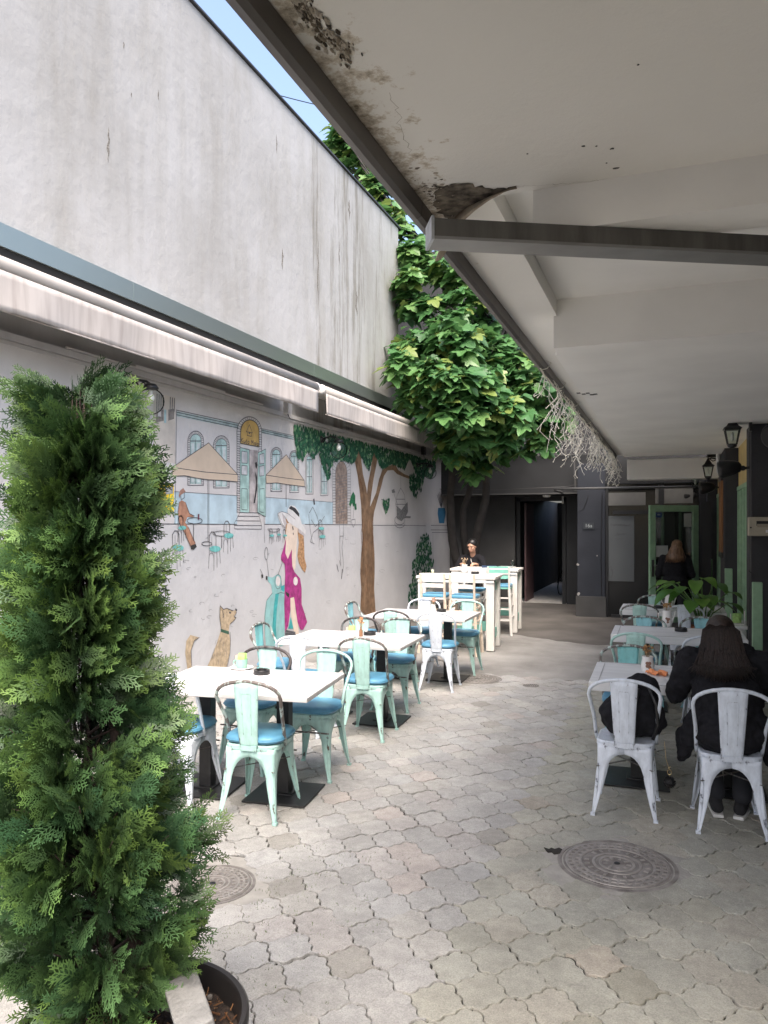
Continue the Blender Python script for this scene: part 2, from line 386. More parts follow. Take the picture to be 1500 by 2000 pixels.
# ================================================================= LEFT: TALL WALL
def plaster_mat():
    m = bpy.data.materials.new('weathered_render'); t, b = nodes(m); L = t.links
    tc = t.nodes.new('ShaderNodeTexCoord')
    def noise(scale, st, det=6, ro=.6):
        mp = t.nodes.new('ShaderNodeMapping'); mp.inputs['Scale'].default_value = st; L.new(tc.outputs['Object'], mp.inputs[0])
        n = t.nodes.new('ShaderNodeTexNoise'); n.inputs['Scale'].default_value = scale; n.inputs['Detail'].default_value = det; n.inputs['Roughness'].default_value = ro
        L.new(mp.outputs[0], n.inputs['Vector']); return n.outputs['Fac']
    def ramp(src, p0, c0, p1, c1):
        r = t.nodes.new('ShaderNodeValToRGB'); e = r.color_ramp.elements; e[0].position = p0; e[0].color = (*c0,1); e[1].position = p1; e[1].color = (*c1,1); L.new(src, r.inputs[0]); return r.outputs[0]
    def mulc(a, bb, f=1.0):
        x = t.nodes.new('ShaderNodeMix'); x.data_type = 'RGBA'; x.blend_type = 'MULTIPLY'; x.inputs[0].default_value = f
        L.new(a, x.inputs[6]); L.new(bb, x.inputs[7]); return x
    base = ramp(noise(0.55,(1,1,1),9,.62), .34, (.385,.38,.37), .66, (.485,.485,.485))
    st1 = ramp(noise(2.6,(1,1,.10),7,.6), .25, (.86,.85,.82), .52, (1,1,1))
    st2 = ramp(noise(1.2,(1,1,.35),10,.7), .30, (.88,.865,.83), .50, (1,1,1))
    c = mulc(base, st1).outputs[2]; c = mulc(c, st2).outputs[2]
    # the run-off stains towards the far end of the wall: they sit on the plaster between Y 10.5 and 13.6
    sx = t.nodes.new('ShaderNodeSeparateXYZ'); L.new(tc.outputs['Object'], sx.inputs[0])
    mr = t.nodes.new('ShaderNodeMapRange'); mr.inputs['From Min'].default_value = 9.4; mr.inputs['From Max'].default_value = 10.5; mr.interpolation_type = 'SMOOTHSTEP'; L.new(sx.outputs['Y'], mr.inputs['Value'])
    dr = ramp(noise(1.9,(1,1,.10),10,.72), .36, (.62,.60,.55), .45, (1,1,1))
    x = mulc(c, dr); L.new(mr.outputs[0], x.inputs[0]); c = x.outputs[2]
    L.new(c, b.inputs['Base Color']); b.inputs['Roughness'].default_value = .92; b.inputs['Specular IOR Level'].default_value = .2
    bp = t.nodes.new('ShaderNodeBump'); bp.inputs['Strength'].default_value = .5; bp.inputs['Distance'].default_value = .02
    L.new(noise(6,(1,1,1),9,.6), bp.inputs['Height']); L.new(bp.outputs[0], b.inputs['Normal'])
    return m
M_plaster = plaster_mat()
tw = thing('tall_wall', 'tall blank grey rendered wall rising behind the awnings', 'wall', (WX-.15, 5, 0))
def child(mb, name, m, root, **k):            # mesh given in world coordinates, parented to a placed root
    o = mb.build(name, m, None, **k); o.parent = root
    o.matrix_parent_inverse = M4.LocRotScale(root.location, root.rotation_euler, None).inverted(); return o
b = MB(); b.box((WX-.165, (14.02-6)/2, (7.62+.02)/2), (.33, 20.02, 7.60)); child(b, 'wall_face', M_plaster, tw)
b = MB(); b.box((WX-.15, (14.06-6)/2, 7.640), (.37, 20.1, .02)); child(b, 'coping', mat('dark_coping',(.05,.05,.055),.5), tw)
M_flash = mat('zinc_flashing', (.33,.375,.355), .33, metal=.75, bump=.25, bscale=2.5)
b = MB(); 
for k in range(9):
    y0 = -4+k*2.03; b.box((WX+.020+.0015*(k % 2), y0+1.0, 4.105), (.036, 2.04, .185))
child(b, 'metal_flashing', M_flash, tw)
b = MB(); b.box((WX+.008, 5, 3.94), (.016, 18, .15)); child(b, 'shade_strip', mat('shade_black',(.012,.012,.012),.9), tw)  # dark strip that paints the shadow line between flashing and awnings
# cracks and spalls in the render
M_crack = mat('crack_dark', (.10,.09,.075), .95, col2=(.32,.30,.27), scale=60)
rr = random.Random(11)
def crack(px, py0, py1, wpx):
    b = MB(); n = 9; L_, R_ = [], []
    for i in range(n):
        py = py0+(py1-py0)*i/(n-1); f = sin(pi*(i+.15)/(n-.7)); jx = rr.uniform(-.25,.25)*wpx
        for lst, sg in ((L_,-1),(R_,1)):
            Y, Z = onwall(px+jx+sg*wpx*.5*max(.06,f)*rr.uniform(.35,1), py); lst.append((WX+.0018, Y, Z))
    vs = L_+R_[::-1]; b.add(vs, [tuple(range(len(vs)))]); child(b, 'crack', M_crack, tw)
for a in ((213,248,318,6),(552,484,528,4),(622,470,590,3.5),(697,568,618,5),(683,390,430,4),(541,262,300,2.5),(242,82,96,3),(257,180,190,3),(310,175,196,3),(663,470,520,2.5)): crack(*a)
# ================================================================= MURAL WALL
def mural_base():
    m = bpy.data.materials.new('white_mural_plaster'); t, b = nodes(m); L = t.links
    tc = t.nodes.new('ShaderNodeTexCoord'); sx = t.nodes.new('ShaderNodeSeparateXYZ'); L.new(tc.outputs['Object'], sx.inputs[0])
    n = t.nodes.new('ShaderNodeTexNoise'); n.inputs['Scale'].default_value = 1.6; n.inputs['Detail'].default_value = 7; L.new(tc.outputs['Object'], n.inputs['Vector'])
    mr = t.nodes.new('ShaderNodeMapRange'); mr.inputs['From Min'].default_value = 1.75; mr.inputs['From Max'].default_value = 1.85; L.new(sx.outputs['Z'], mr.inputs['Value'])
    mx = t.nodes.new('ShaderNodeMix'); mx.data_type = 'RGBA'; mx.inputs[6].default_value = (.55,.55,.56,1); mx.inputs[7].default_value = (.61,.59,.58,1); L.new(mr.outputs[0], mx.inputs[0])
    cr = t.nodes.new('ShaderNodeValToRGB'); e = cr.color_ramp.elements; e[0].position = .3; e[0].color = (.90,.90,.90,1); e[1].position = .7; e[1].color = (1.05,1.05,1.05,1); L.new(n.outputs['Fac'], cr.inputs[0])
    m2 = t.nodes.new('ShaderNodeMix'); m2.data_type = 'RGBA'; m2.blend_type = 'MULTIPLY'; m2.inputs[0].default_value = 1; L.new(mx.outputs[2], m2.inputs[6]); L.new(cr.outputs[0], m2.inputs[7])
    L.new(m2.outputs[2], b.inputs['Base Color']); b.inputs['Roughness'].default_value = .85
    n3 = t.nodes.new('ShaderNodeTexNoise'); n3.inputs['Scale'].default_value = 7; n3.inputs['Detail'].default_value = 8; L.new(tc.outputs['Object'], n3.inputs['Vector'])
    bp = t.nodes.new('ShaderNodeBump'); bp.inputs['Strength'].default_value = .5; bp.inputs['Distance'].default_value = .02; L.new(n3.outputs['Fac'], bp.inputs['Height']); L.new(bp.outputs[0], b.inputs['Normal'])
    return m
M_mural = mural_base()
mw = thing('mural_wall', 'white wall with a painted street cafe scene below the awnings', 'painted wall', (WX, 8, 0))
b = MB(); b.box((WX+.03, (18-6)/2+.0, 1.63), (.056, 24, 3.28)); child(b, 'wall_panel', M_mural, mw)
b = MB(); b.box((WX+.042, 6, 3.30), (.09, 24, .055)); b.box((WX+.036, 6, 3.25), (.07, 24, .03)); child(b, 'top_ledge', mat('ledge_paint',(.52,.51,.50),.7,var=.06), mw)
b = MB(); b.box((WX-.17, 16.2, 2.4), (.34, 4.3, 4.79)); child(b, 'wall_end', M_plaster, mw)
MX = WX+.058
def P(px, py, lay=0):
    Y, Z = onwall(px, py, MX); return (MX+.0012*(lay+1), Y, Z)
def paint(name, polys, col, lay=1, var=.12, scale=20, label=None):
    b = MB()
    for q_, p_ in enumerate(polys): b.add([P(x, y, lay+.3*q_/len(polys)) for x, y in p_], [tuple(range(len(p_)))])
    o = child(b, name, mat('paint_'+name+'_%d' % random.randrange(999999), col, .8, var=var, scale=scale), mw)
    if label: o['label'] = label
    return o
def stroke(b, pts, wd, lay, jit=.0, col=None):
    P3 = [V(P(x, y, lay)) for x, y in pts]
    for a, c in zip(P3[:-1], P3[1:]):
        d = (c-a)
        if d.length < 1e-6: continue
        n = V((0,-d.z,d.y)).normalized()*wd/2; e = d.normalized()*wd*.3
        b.add([a-n-e, c-n+e, c+n+e, a+n-e], [(0,1,2,3)], None, col)
def arcpts(cx, cy, rx, ry, a0, a1, n=14): return [(cx+rx*cos(R(a0+(a1-a0)*i/n)), cy-ry*sin(R(a0+(a1-a0)*i/n))) for i in range(n+1)]
ink = MB(); IW = .010; M_ink = mat('mural_ink', (.09,.09,.10), .85, var=.4, scale=30)
M_inkthin = mat('mural_pencil', (.17,.17,.18), .85, var=.3, scale=30); pen = MB()
teal = (.16,.46,.44); teal2 = (.40,.55,.53); sand = (.58,.47,.36); blue = (.43,.55,.61)
# sky-blue plinth and cornice of the painted house
paint('painted_plinth', [[(341,961),(464,968),(464,1024),(341,1024)],[(519,972),(651,981),(651,1023.5),(519,1024)]], blue, 0, .12, 5)
paint('painted_cornice', [[(345,803),(466,828),(466,837),(345,813)],[(511,838),(574,852),(574,859),(511,846)]], (.38,.47,.47), 0, .25, 8)
paint('painted_building_edge', [[(300,767),(343,776),(343,905),(300,900)]], (.60,.55,.49), 0, .12, 6)
for y0 in (0,4,9): stroke(ink, [(345,801+y0),(405,814+y0),(466,827+y0)], .007, 2); stroke(ink, [(511,837+y0*.8),(574,851+y0*.8)], .006, 2)
stroke(ink, [(345,800),(344,880),(342,1024)], .007, 2); stroke(ink, [(300,1023),(463,1024)], .008, 2); stroke(ink, [(517,1024),(565,1024)], .008, 2); stroke(ink, [(596,1024),(720,1025)], .008,2); stroke(ink,[(727,1026),(790,1026),(832,1027)],.009,2)
stroke(pen, [(341,960),(400,964),(464,968)], .006, 2); stroke(pen, [(519,971),(651,981)], .006, 2)
for xx in (307,311,315,319,333,337,341): stroke(pen, [(xx,768+(xx-300)*.25),(xx-.6,803)], .016, 2)
paint('painted_flat_window', [[(305,803),(320,800),(320,822),(305,825)],[(329,800),(341,798),(340,818),(329,822)]], (.22,.20,.19), 1, .3, 20)
paint('painted_curtain', [[(309,802),(315,802),(315,814),(309,813)]], (.60,.58,.58), 2)
paint('painted_shutter', [[(321,800),(325,800),(325,826),(321,826)]], (.35,.52,.55), 1)
# yellow bus
paint('painted_bus', [[(300,948),(337,945),(340,950),(340,1002),(300,1008)]], (.80,.55,.02), 1, .15, 12)
paint('painted_bus_window', [[(322,952),(338,950),(338,964),(324,966)]], (.30,.32,.32), 2)
stroke(ink, [(300,1006),(340,1001)], .02, 3); stroke(ink, [(312,1004),(313,1009)], .03, 3)
# arched windows
wf = []; wl = []
def arch_win(x0, x1, yt, yb, brick=True, skip=None):
    cx = (x0+x1)/2; rx = (x1-x0)/2; ry = rx*1.25; yc = yt+ry
    out = [(x0,yb)]+arcpts(cx,yc,rx,ry,180,0)+[(x1,yb)]
    stroke(ink, out+[(x0,yb)], .007, 2)
    q = .70; inn = [(cx-rx*q,yb-3)]+arcpts(cx,yc,rx*q,ry*q,180,0)+[(cx+rx*q,yb-3)]
    stroke(ink, inn, .006, 2); wf.append(inn)
    stroke(ink, [(cx,yc-ry*q*.2),(cx,yb-3)], .006, 2); stroke(pen, [(cx-rx*q,yc),(cx+rx*q,yc)], .01, 2)
    for k in (.5,): stroke(pen, [(cx-rx*q,yc+(yb-yc)*k),(cx+rx*q,yc+(yb-yc)*k)], .01, 2)
    for sg in (-.36,.36): wl.append([(cx+rx*(sg-.17),yc+4),(cx+rx*(sg+.17),yc+4),(cx+rx*(sg+.17),yb-6),(cx+rx*(sg-.17),yb-6)])
    if brick:
        for i in range(0,15):
            a = R(12*i+6); stroke(ink, [(cx+rx*q*1.08*cos(a), yc-ry*q*1.08*sin(a)),(cx+rx*cos(a), yc-ry*sin(a))], .005, 2)
        y = yc+3
        while y < yb-1:
            for sg in (-1,1): stroke(ink, [(cx+sg*rx*.76,y),(cx+sg*rx,y)], .005, 2)
            y += 4.5
for a in ((367,398,842,948),(417,448,851,953),(529,551,874,960),(566,584,880,962),(597,612,888,965,False),(626,641,903,968,False)): arch_win(*a)
paint('painted_window', wf, teal2, 0, .25, 10); paint('painted_window_pane', wl, (.55,.60,.60), 1, .15, 10)
# doorway with the sign
cx = 488; sgn = [(469.5,866)]+arcpts(488,843,18,23,180,0)+[(506.5,873)]
br = [(463,1001)]+arcpts(487,842,24,28,180,0)+[(511,884)]; stroke(ink, br, .009, 3)
stroke(ink, [(469,1000),(469,872)], .008, 3); stroke(ink,[(505.5,878),(505.5,884)],.008,3)
for i in range(17):
    a = R(180*i/16); stroke(ink, [(488+18.5*cos(a),843-23.5*sin(a)),(487+24*cos(a),842-28*sin(a))], .006, 3)
y = 848
while y < 1000:
    stroke(ink, [(463.2,y),(468.8,y+1)], .006, 3)
    if y < 880: stroke(ink, [(506,y+1),(511,y+1.5)], .006, 3)
    y += 4.6
paint('painted_sign_board', [sgn], (.50,.33,.11), 2, .12, 9)
stroke(ink, sgn+[sgn[0]], .012, 4)
hb = [(483,850.5),(483,843.5),(481,843.5),(487,829.5),(493,845.5),(491,845.5),(491,852.5),(483,850.5)]; stroke(ink, hb, .008, 4); stroke(ink, [(483,843.5),(491,845)], .008, 4); stroke(ink,[(486.7,846),(487.8,846.3)],.02,4)
# lettering on the painted sign, brushed as strokes: Kuća Mala
def letters(strs, x, y, s, sk=.20):
    G = {'K':[[(0,0),(0,1)],[(.6,0),(0,.5),(.6,1)]],'u':[[(0,.4),(0,.85),(.2,1),(.45,.85),(.45,.4)],[(.45,.85),(.5,1)]],'c':[[(.45,.5),(.2,.4),(0,.65),(.15,1),(.45,.9)],[(.2,.25),(.35,.08)]],
         'a':[[(.42,.45),(.15,.4),(0,.7),(.15,1),(.42,.85)],[(.42,.4),(.45,1)]],'M':[[(0,1),(.08,0),(.35,.6),(.62,0),(.7,1)]],'l':[[(0,0),(0,1)]]}
    adv = {'K':.8,'u':.68,'c':.62,'a':.64,'M':.95,'l':.25,' ':.5}
    for ch in strs:
        for st in G.get(ch, []): stroke(ink, [(x+q*s*.72, y+r_*s+(q*s*.72)*sk) for q, r_ in st], .0085, 4)
        y += adv[ch]*s*.72*sk; x += adv[ch]*s*.72
letters('Kuca Mala', 471.2, 855.2, 8.4, .22)
paint('painted_door_leaf', [[(469,874),(487,878),(487,1001),(469,1000)],[(504,884),(519,877),(519,1009),(503,1002)]], (.36,.53,.49), 1, .2, 8)
paint('painted_door_opening', [[(487,878),(505,880),(504,1002),(487,1001)]], (.42,.38,.37), 1, .35, 7)
paint('painted_door_pane', [[(472,881),(483,883),(483,905),(472,904)],[(472,909),(483,910),(483,928),(472,927)],[(507,888),(516,885),(516,905),(507,906)],[(507,911),(516,909),(516,929),(507,930)]], (.50,.51,.52), 2, .15, 12)
for p_ in ([(469,874),(487,878),(487,1001)],[(504,884),(519,877),(519,1009),(503,1002),(504,884)],[(472,881),(483,883),(483,905),(472,904),(472,881)],[(472,909),(483,910),(483,928),(472,927),(472,909)],[(472,954),(483,955),(483,996),(472,995),(472,954)],
    [(507,888),(516,885),(516,905),(507,906),(507,888)],[(507,911),(516,909),(516,929),(507,930),(507,911)],[(507,955),(516,954),(516,1002),(507,999),(507,955)]): stroke(ink, p_, .006, 4)
paint('painted_cat', [[(498,904),(501,902),(503,908),(501,916),(499,912)],[(499,922),(502,932),(502,955),(498,982),(495,983),(498,966),(500,945),(499,930)]], (.03,.03,.03), 4)
for i, (ya, xa, xb) in enumerate(((1001,469,505),(1008,465,506),(1017,461,508),(1026,458,511),(1033,458,511))): stroke(ink, [(xa,ya),(xb,ya+.5)], .007, 2)
stroke(ink, [(469,1001),(458,1022),(458,1033)], .006, 2); stroke(ink, [(505,1001),(511,1026),(511,1033)], .006, 2); stroke(ink,[(505,1001),(516,1009),(517,1060)],.006,2)
# parasols
paint('painted_parasol', [[(336,913),(407,865),(464,927),(464,941),(430,938),(407,937),(385,934),(360,929),(337,930)]], sand, 5, .06, 5)
paint('painted_parasol', [[(519,928),(559,888),(594,938),(595,950),(575,948),(559,946),(540,943),(520,944)]], sand, 5, .06, 5)
for p_ in ([(336,913),(407,865),(464,927),(464,941),(430,938),(407,937),(385,934),(360,929),(337,930),(336,913)],[(337,913),(400,922),(464,927)],[(519,928),(559,888),(594,938),(595,950),(575,948),(559,946),(540,943),(520,944),(519,928)],[(519,928),(560,934),(594,938)]): stroke(ink, p_, .008, 6)
stroke(ink, [(406,937),(406,1058)], .006, 3); stroke(ink, [(408.2,937),(408.2,1058)], .006, 3); stroke(ink, arcpts(404,1062,10,4,0,360,16), .008, 3); stroke(ink, [(559,946),(559,990)], .012, 3)
# seated painted man
paint('painted_man_coat', [[(350,981),(355,977),(362,981),(370,1003),(379,1007),(378,1010),(366,1010),(362,1020),(368,1030),(382,1060),(379,1070),(372,1068),(360,1040),(350,1020),(348,1000)]], (.38,.20,.13), 3, .2, 16)
paint('painted_man_hat', [[(349,968),(352,958),(358,953),(363,961),(360,962),(352,968),(351,973)]], (.35,.20,.15), 3)
paint('painted_man_shoe', [[(372,1066),(382,1062),(384,1068),(378,1074),(373,1073)]], (.03,.03,.03), 4)
stroke(ink, [(350,980),(347,1000),(350,1022),(361,1042),(372,1066)], .006, 5); stroke(ink, [(362,981),(370,1003),(380,1008)], .006, 5); stroke(ink, [(352,966),(354,976),(360,972),(360,962)], .006, 5); stroke(ink, [(368,1030),(380,1060)], .006, 5)
stroke(ink, arcpts(380,1017,15,6,0,360,18), .008, 5); stroke(ink, [(378,1024),(378,1056)], .012, 5); paint('painted_bottle', [[(386,1004),(389,1004),(389,1015),(386,1015)]], (.14,.05,.08), 6)
# painted bistro chairs
seats = []
def bchair(x, y, s=1.0, sg=1):
    seats.append(arcpts(x, y, 11*s, 6*s, 0, 360, 14)[:-1])
    stroke(pen, [(x-11*s,y),(x-11*s,y-26*s),(x-7*s,y-33*s),(x-2*s,y-33*s),(x+2*s,y-26*s),(x+2*s,y)], .012, 3)
    stroke(pen, [(x-6*s,y-2),(x-6*s,y-24*s)], .006, 3)
    for dx, l in ((-12,38),(-2,42),(4,36),(10,28)): stroke(pen, [(x+dx*s*.9,y+3),(x+dx*s*1.05,y+l*s)], .008, 3)
    stroke(pen, arcpts(x-7*s,y+20*s,5*s,12*s,0,180,8), .006, 3)
for a in ((348,1070,1),(420,1072,1),(447,1046,.85),(356,1031,.7),(531,1046,.4),(545,1044,.35),(557,1046,.35),(628,1032,.5),(630,1048,.55)): bchair(*a)
paint('painted_seat_cushion', seats, teal, 4, .2, 20)
stroke(pen, arcpts(433,1042,17,5,0,360,18), .008, 4); stroke(pen, [(433,1047),(433,1070)], .012, 4)
stroke(pen, arcpts(535,1033,12,6,180,360,10), .008, 4); stroke(pen, [(523,1033),(547,1033)], .006, 4)
# painted woman
paint('painted_hair', [[(558,1010),(566,1012),(567,1028),(562,1045),(558,1050)],[(580,1027),(592,1030),(594,1060),(595,1090),(599,1106),(596,1119),(590,1112),(584,1100),(581,1085),(584,1060)]], (.42,.24,.12), 3, .35, 30)
paint('painted_skin', [[(561,1022),(574,1020),(580,1040),(580,1060),(572,1110),(566,1105),(557,1090),(555,1065)],[(576,1018),(582,1030),(579,1070),(577,1110),(573,1115),(570,1090),(572,1050)],[(566,1168),(575,1166),(577,1190),(583,1225),(584,1250),(577,1250),(569,1205)]], (.72,.60,.50), 4, .06, 10)
paint('painted_dress', [[(559,1049),(555,1066),(549,1085),(549,1094),(556,1102),(557,1120),(556,1150),(555,1180),(557,1236),(563,1222),(567,1190),(567,1168),(574,1166),(577,1185),(581,1215),(587,1230),(592,1230),(600,1215),(594,1195),(589,1180),(589,1150),(586,1130),(575,1117),(571,1106),(570,1088),(570,1072),(562,1092),(557,1080),(558,1062)]], (.36,.035,.20), 5, .28, 14)
paint('painted_dress_hole', [arcpts(577,1135,4.4,8.5,0,360,14)[:-1]], (.72,.66,.66), 6)
paint('painted_sun_hat', [[(542,1002),(548,999),(560,1002),(573,1010),(592,1026),(597,1036),(596,1044),(588,1036),(575,1028),(563,1020),(556,1008),(550,1001),(553,1018),(556,1030),(548,1022),(543,1010)],[(561,996),(566,987),(575,988),(583,999),(586,1012),(590,1026),(575,1012),(562,1003)]], (.66,.65,.64), 6, .06, 10)
paint('painted_hat_shade', [[(543,1004),(550,1001),(556,1009),(560,1022),(556,1032),(549,1024)],[(582,1030),(594,1034),(597,1041),(592,1046),(583,1040)]], (.52,.48,.48), 5)
paint('painted_hat_band', [[(564,992),(568,988),(577,993),(584,1003),(584,1010),(578,1004),(571,997),(565,994)]], (.04,.04,.045), 7)
stroke(ink, [(542,1003),(550,999),(562,1003),(576,1014)], .005, 8); stroke(ink, [(543,1005),(550,1022),(556,1031)], .005, 8)
stroke(ink, [(571,1029),(572,1034)], .022, 8); stroke(ink, [(572,1041),(573,1044)], .015, 8)
# painted scooter
paint('painted_scooter', [[(523,1126),(532,1128),(543,1121),(549,1125),(551,1145),(556,1152),(556,1255),(552,1262),(520,1262),(517,1230),(517,1200),(520,1175),(527,1165),(532,1158),(530,1142),(524,1136)]], (.27,.50,.50), 2, .12, 8)
paint('painted_scooter_panel', [[(538,1160),(545,1158),(541,1190),(539,1225),(541,1256),(536,1256),(532,1225),(535,1185)],[(549,1145),(556,1142),(555,1156),(549,1152)],[(563,1228),(568,1205),(574,1228)]], (.05,.36,.37), 3, .2, 12)
paint('painted_scooter_mirror', [arcpts(543,1135,4.5,10,0,360,14)[:-1]], (.66,.62,.62), 4)
for p_ in (arcpts(543,1136,6.5,14,0,360,16),[(541,1160),(548,1157),(555,1159)],[(532,1158),(521,1172),(517,1205),(517,1262)]): stroke(ink, p_, .006, 5)
for p_ in (arcpts(520,1081,3.2,12,0,360,14),[(521,1094),(525,1126)],[(543,1122),(551,1100)],[(514,1124),(508,1112)]): stroke(pen, p_, .009, 5)
paint('painted_handlebar', [[(510,1122),(513,1122),(514,1128),(511,1129)],[(519,1125),(522,1125),(522,1133),(519,1132)],[(557,1155),(565,1160),(564,1167),(559,1163)]], (.03,.03,.03), 6)
stroke(ink, [(558,1232),(576,1236)], .03, 6); stroke(ink, [(557,1238),(577,1240)], .03, 6)
# painted dog
paint('painted_dog', [[(430,1183),(436,1190),(443,1188),(455,1193),(461,1191),(462,1196),(457,1205),(461,1206),(457,1212),(449,1219),(447,1232),(450,1250),(449,1275),(444,1300),(440,1318),(400,1330),(405,1302),(417,1275),(424,1255),(432,1230),(429,1205)],[(372,1240),(389,1245),(380,1252),(373,1270),(374,1300),(382,1325),(374,1325),(366,1305),(362,1275),(364,1252)]], (.47,.37,.25), 2, .22, 22)
paint('painted_dog_collar', [[(431,1228),(447,1233),(447,1239),(431,1234)]], (.05,.12,.08), 4)
for p_ in ([(430,1183),(436,1190),(443,1188),(455,1193)],[(430,1184),(429,1205),(432,1228)],[(462,1196),(457,1205),(461,1206),(457,1212),(449,1219)],[(434,1192),(437,1204),(435,1206)],[(449,1235),(450,1250),(449,1275),(444,1302)],[(389,1245),(379,1252),(373,1270),(374,1300)]): stroke(ink, p_, .008, 5)
stroke(ink, [(448,1196),(450,1197)], .02, 5); stroke(ink, [(460,1190),(462,1192)], .025, 5)
for q in range(30):
    x = random.uniform(412,444); y = random.uniform(1240,1310); stroke(pen, [(x,y),(x-2,y+8)], .004, 4)
# painted arch gate
gate = [(656,1023)]+arcpts(667,925,11.5,24,180,0)+[(679,1023)]
paint('painted_gate', [gate], (.30,.23,.19), 1, .3, 12); stroke(ink, gate, .006, 3)
stroke(ink, [(650,1023)]+arcpts(667,924,18,36,180,0)+[(685,1023)], .006, 3)
for i in range(15):
    a = R(180*i/14); stroke(ink, [(667+12*cos(a),925-25*sin(a)),(667+18*cos(a),924-36*sin(a))], .005, 3)
y = 930
while y < 1022:
    stroke(ink, [(650,y),(656,y)], .006, 3); stroke(ink, [(679,y),(685,y)], .006, 3); stroke(pen, [(658,y+2),(668,y-1),(678,y-3)], .006, 3); y += 5.5
# painted sketched figures, plant pot
for p_ in ([(663,980),(666,975),(671,980),(673,990),(668,1000),(664,990)],[(662,1000),(672,999),(671,1045),(668,1070),(671,1100),(670,1118)],[(662,1000),(664,1045),(664,1075),(666,1105),(663,1095)],[(665,1047),(671,1047)],
    [(604,1002),(611,990),(620,1010),(624,1030),(612,1040),(606,1058),(614,1062)],[(608,1015),(616,1028),(628,1018),(634,1008)],[(603,1005),(606,1035),(610,1058)],[(624,1030),(630,1044)],
    [(687,1015),(687,1022),(690,1030),(694,1022),(694,1014),(687,1015)],[(690,1012),(691,992)]): stroke(pen, p_, .009, 4)
stroke(ink, [(613,976),(614,984)], .045, 4); stroke(ink, [(658,1103),(661,1116)], .018, 4); stroke(ink, [(669,1112),(667,1130)], .022, 4)
paint('painted_pot_plant', [[(682,985),(686,968),(690,960),(694,968),(694,985),(690,990),(688,982),(684,990)],[(692,985),(696,983),(697,995),(693,996)]], (.02,.14,.06), 4, .4, 40)
# painted tree
trunk = [(704,1192),(706,1150),(704,1120),(706,1080),(709,1050),(707,1020),(706,990),(703,960),(699,930),(694,905),(690,868),(696,866),(702,870),(705,890),(709,925),(716,955),(717,965),(719,945),(725,915),(728,885),(732,877),(738,880),(736,905),(730,935),(725,970),(723,990),(735,962),(741,935),(747,918),(755,912),(766,908),(768,895),(771,905),(778,918),(790,926),(800,930),(806,938),(799,935),(788,931),(776,926),(768,918),(757,919),(750,930),(745,950),(738,975),(731,1000),(728,1025),(730,1060),(732,1090),(732,1120),(731,1150),(734,1195),(719,1206)]
paint('painted_tree_trunk', [trunk], (.215,.135,.08), 3, .32, 7)
tl = MB()
for q in range(150):
    x = random.uniform(706,731); y = random.uniform(1010,1190); c_ = random.choice([(.11,.05,.025),(.28,.15,.08),(.15,.07,.035)]); l = random.uniform(10,32); stroke(tl, [(x,y),(x+random.uniform(-1,1),min(y+l,1192))], .006, 4, col=c_)
for q in range(60):
    t_ = random.random(); x = 694+t_*14+random.uniform(-2,5); y = 880+t_*90; stroke(tl, [(x,y),(x+2,y+14)], .005, 4, col=random.choice([(.11,.05,.025),(.28,.15,.08)]))
child(tl, 'painted_bark', attr_mat('bark_paint', .85), mw)
lf = MB(); rr = random.Random(21)
def leaves(xs, n, w_=1.0, ymin=None):
    """hanging leaf strokes between the ledge and a ragged lower edge, given as (px, lower py)"""
    for _ in range(n):
        x = rr.uniform(xs[0][0], xs[-1][0])
        for (xa, ya), (xb, yb) in zip(xs[:-1], xs[1:]):
            if xa <= x <= xb: yl = ya+(yb-ya)*(x-xa)/(xb-xa)
        yt = (ymin if ymin is not None else 1025-.2665*(1310-x)*1.0)
        y = yt+(yl-yt)*rr.random()**.85; l = rr.uniform(6,12)*w_; a = rr.uniform(-1.6,1.6)
        p0 = P(x,y-l*.5,7); p1 = P(x+1.6*w_,y,7); p2 = P(x+a,y+l*.5,7); p3 = P(x-1.5*w_,y+.5,7)
        k = rr.random(); c_ = (.012+.03*k,.055+.11*k,.035+.05*k) if k < .85 else (.16,.30,.16)
        q = rr.uniform(0,.0016)
        lf.add([(v[0]+q,v[1],v[2]) for v in (p0,p1,p2,p3)], [(0,1,2,3)], None, c_)
leaves([(574,842),(580,890),(590,900),(600,880),(612,896),(622,880),(636,930),(643,938),(650,900),(672,898),(690,905),(700,880),(720,920),(730,880),(745,915),(765,905),(790,915),(800,890),(815,930),(822,960),(830,925),(842,935),(850,915)], 2900)
leaves([(800,950),(812,975),(820,950)], 130, .9, 925); leaves([(748,985),(754,1004),(760,985)], 60, .8, 975)
leaves([(798,1178),(812,1182),(830,1182),(850,1175)], 200, .9, 1135); leaves([(805,1140),(847,1145)], 190, .9, 1090); leaves([(813,1100),(843,1105)], 130, .9, 1060); leaves([(822,1070),(838,1072)], 40, .9, 1042)
child(lf, 'painted_leaf', attr_mat('leaf_paint', .85), mw)
stroke(ink, [(745,975),(752,978),(758,984)], .012, 5)
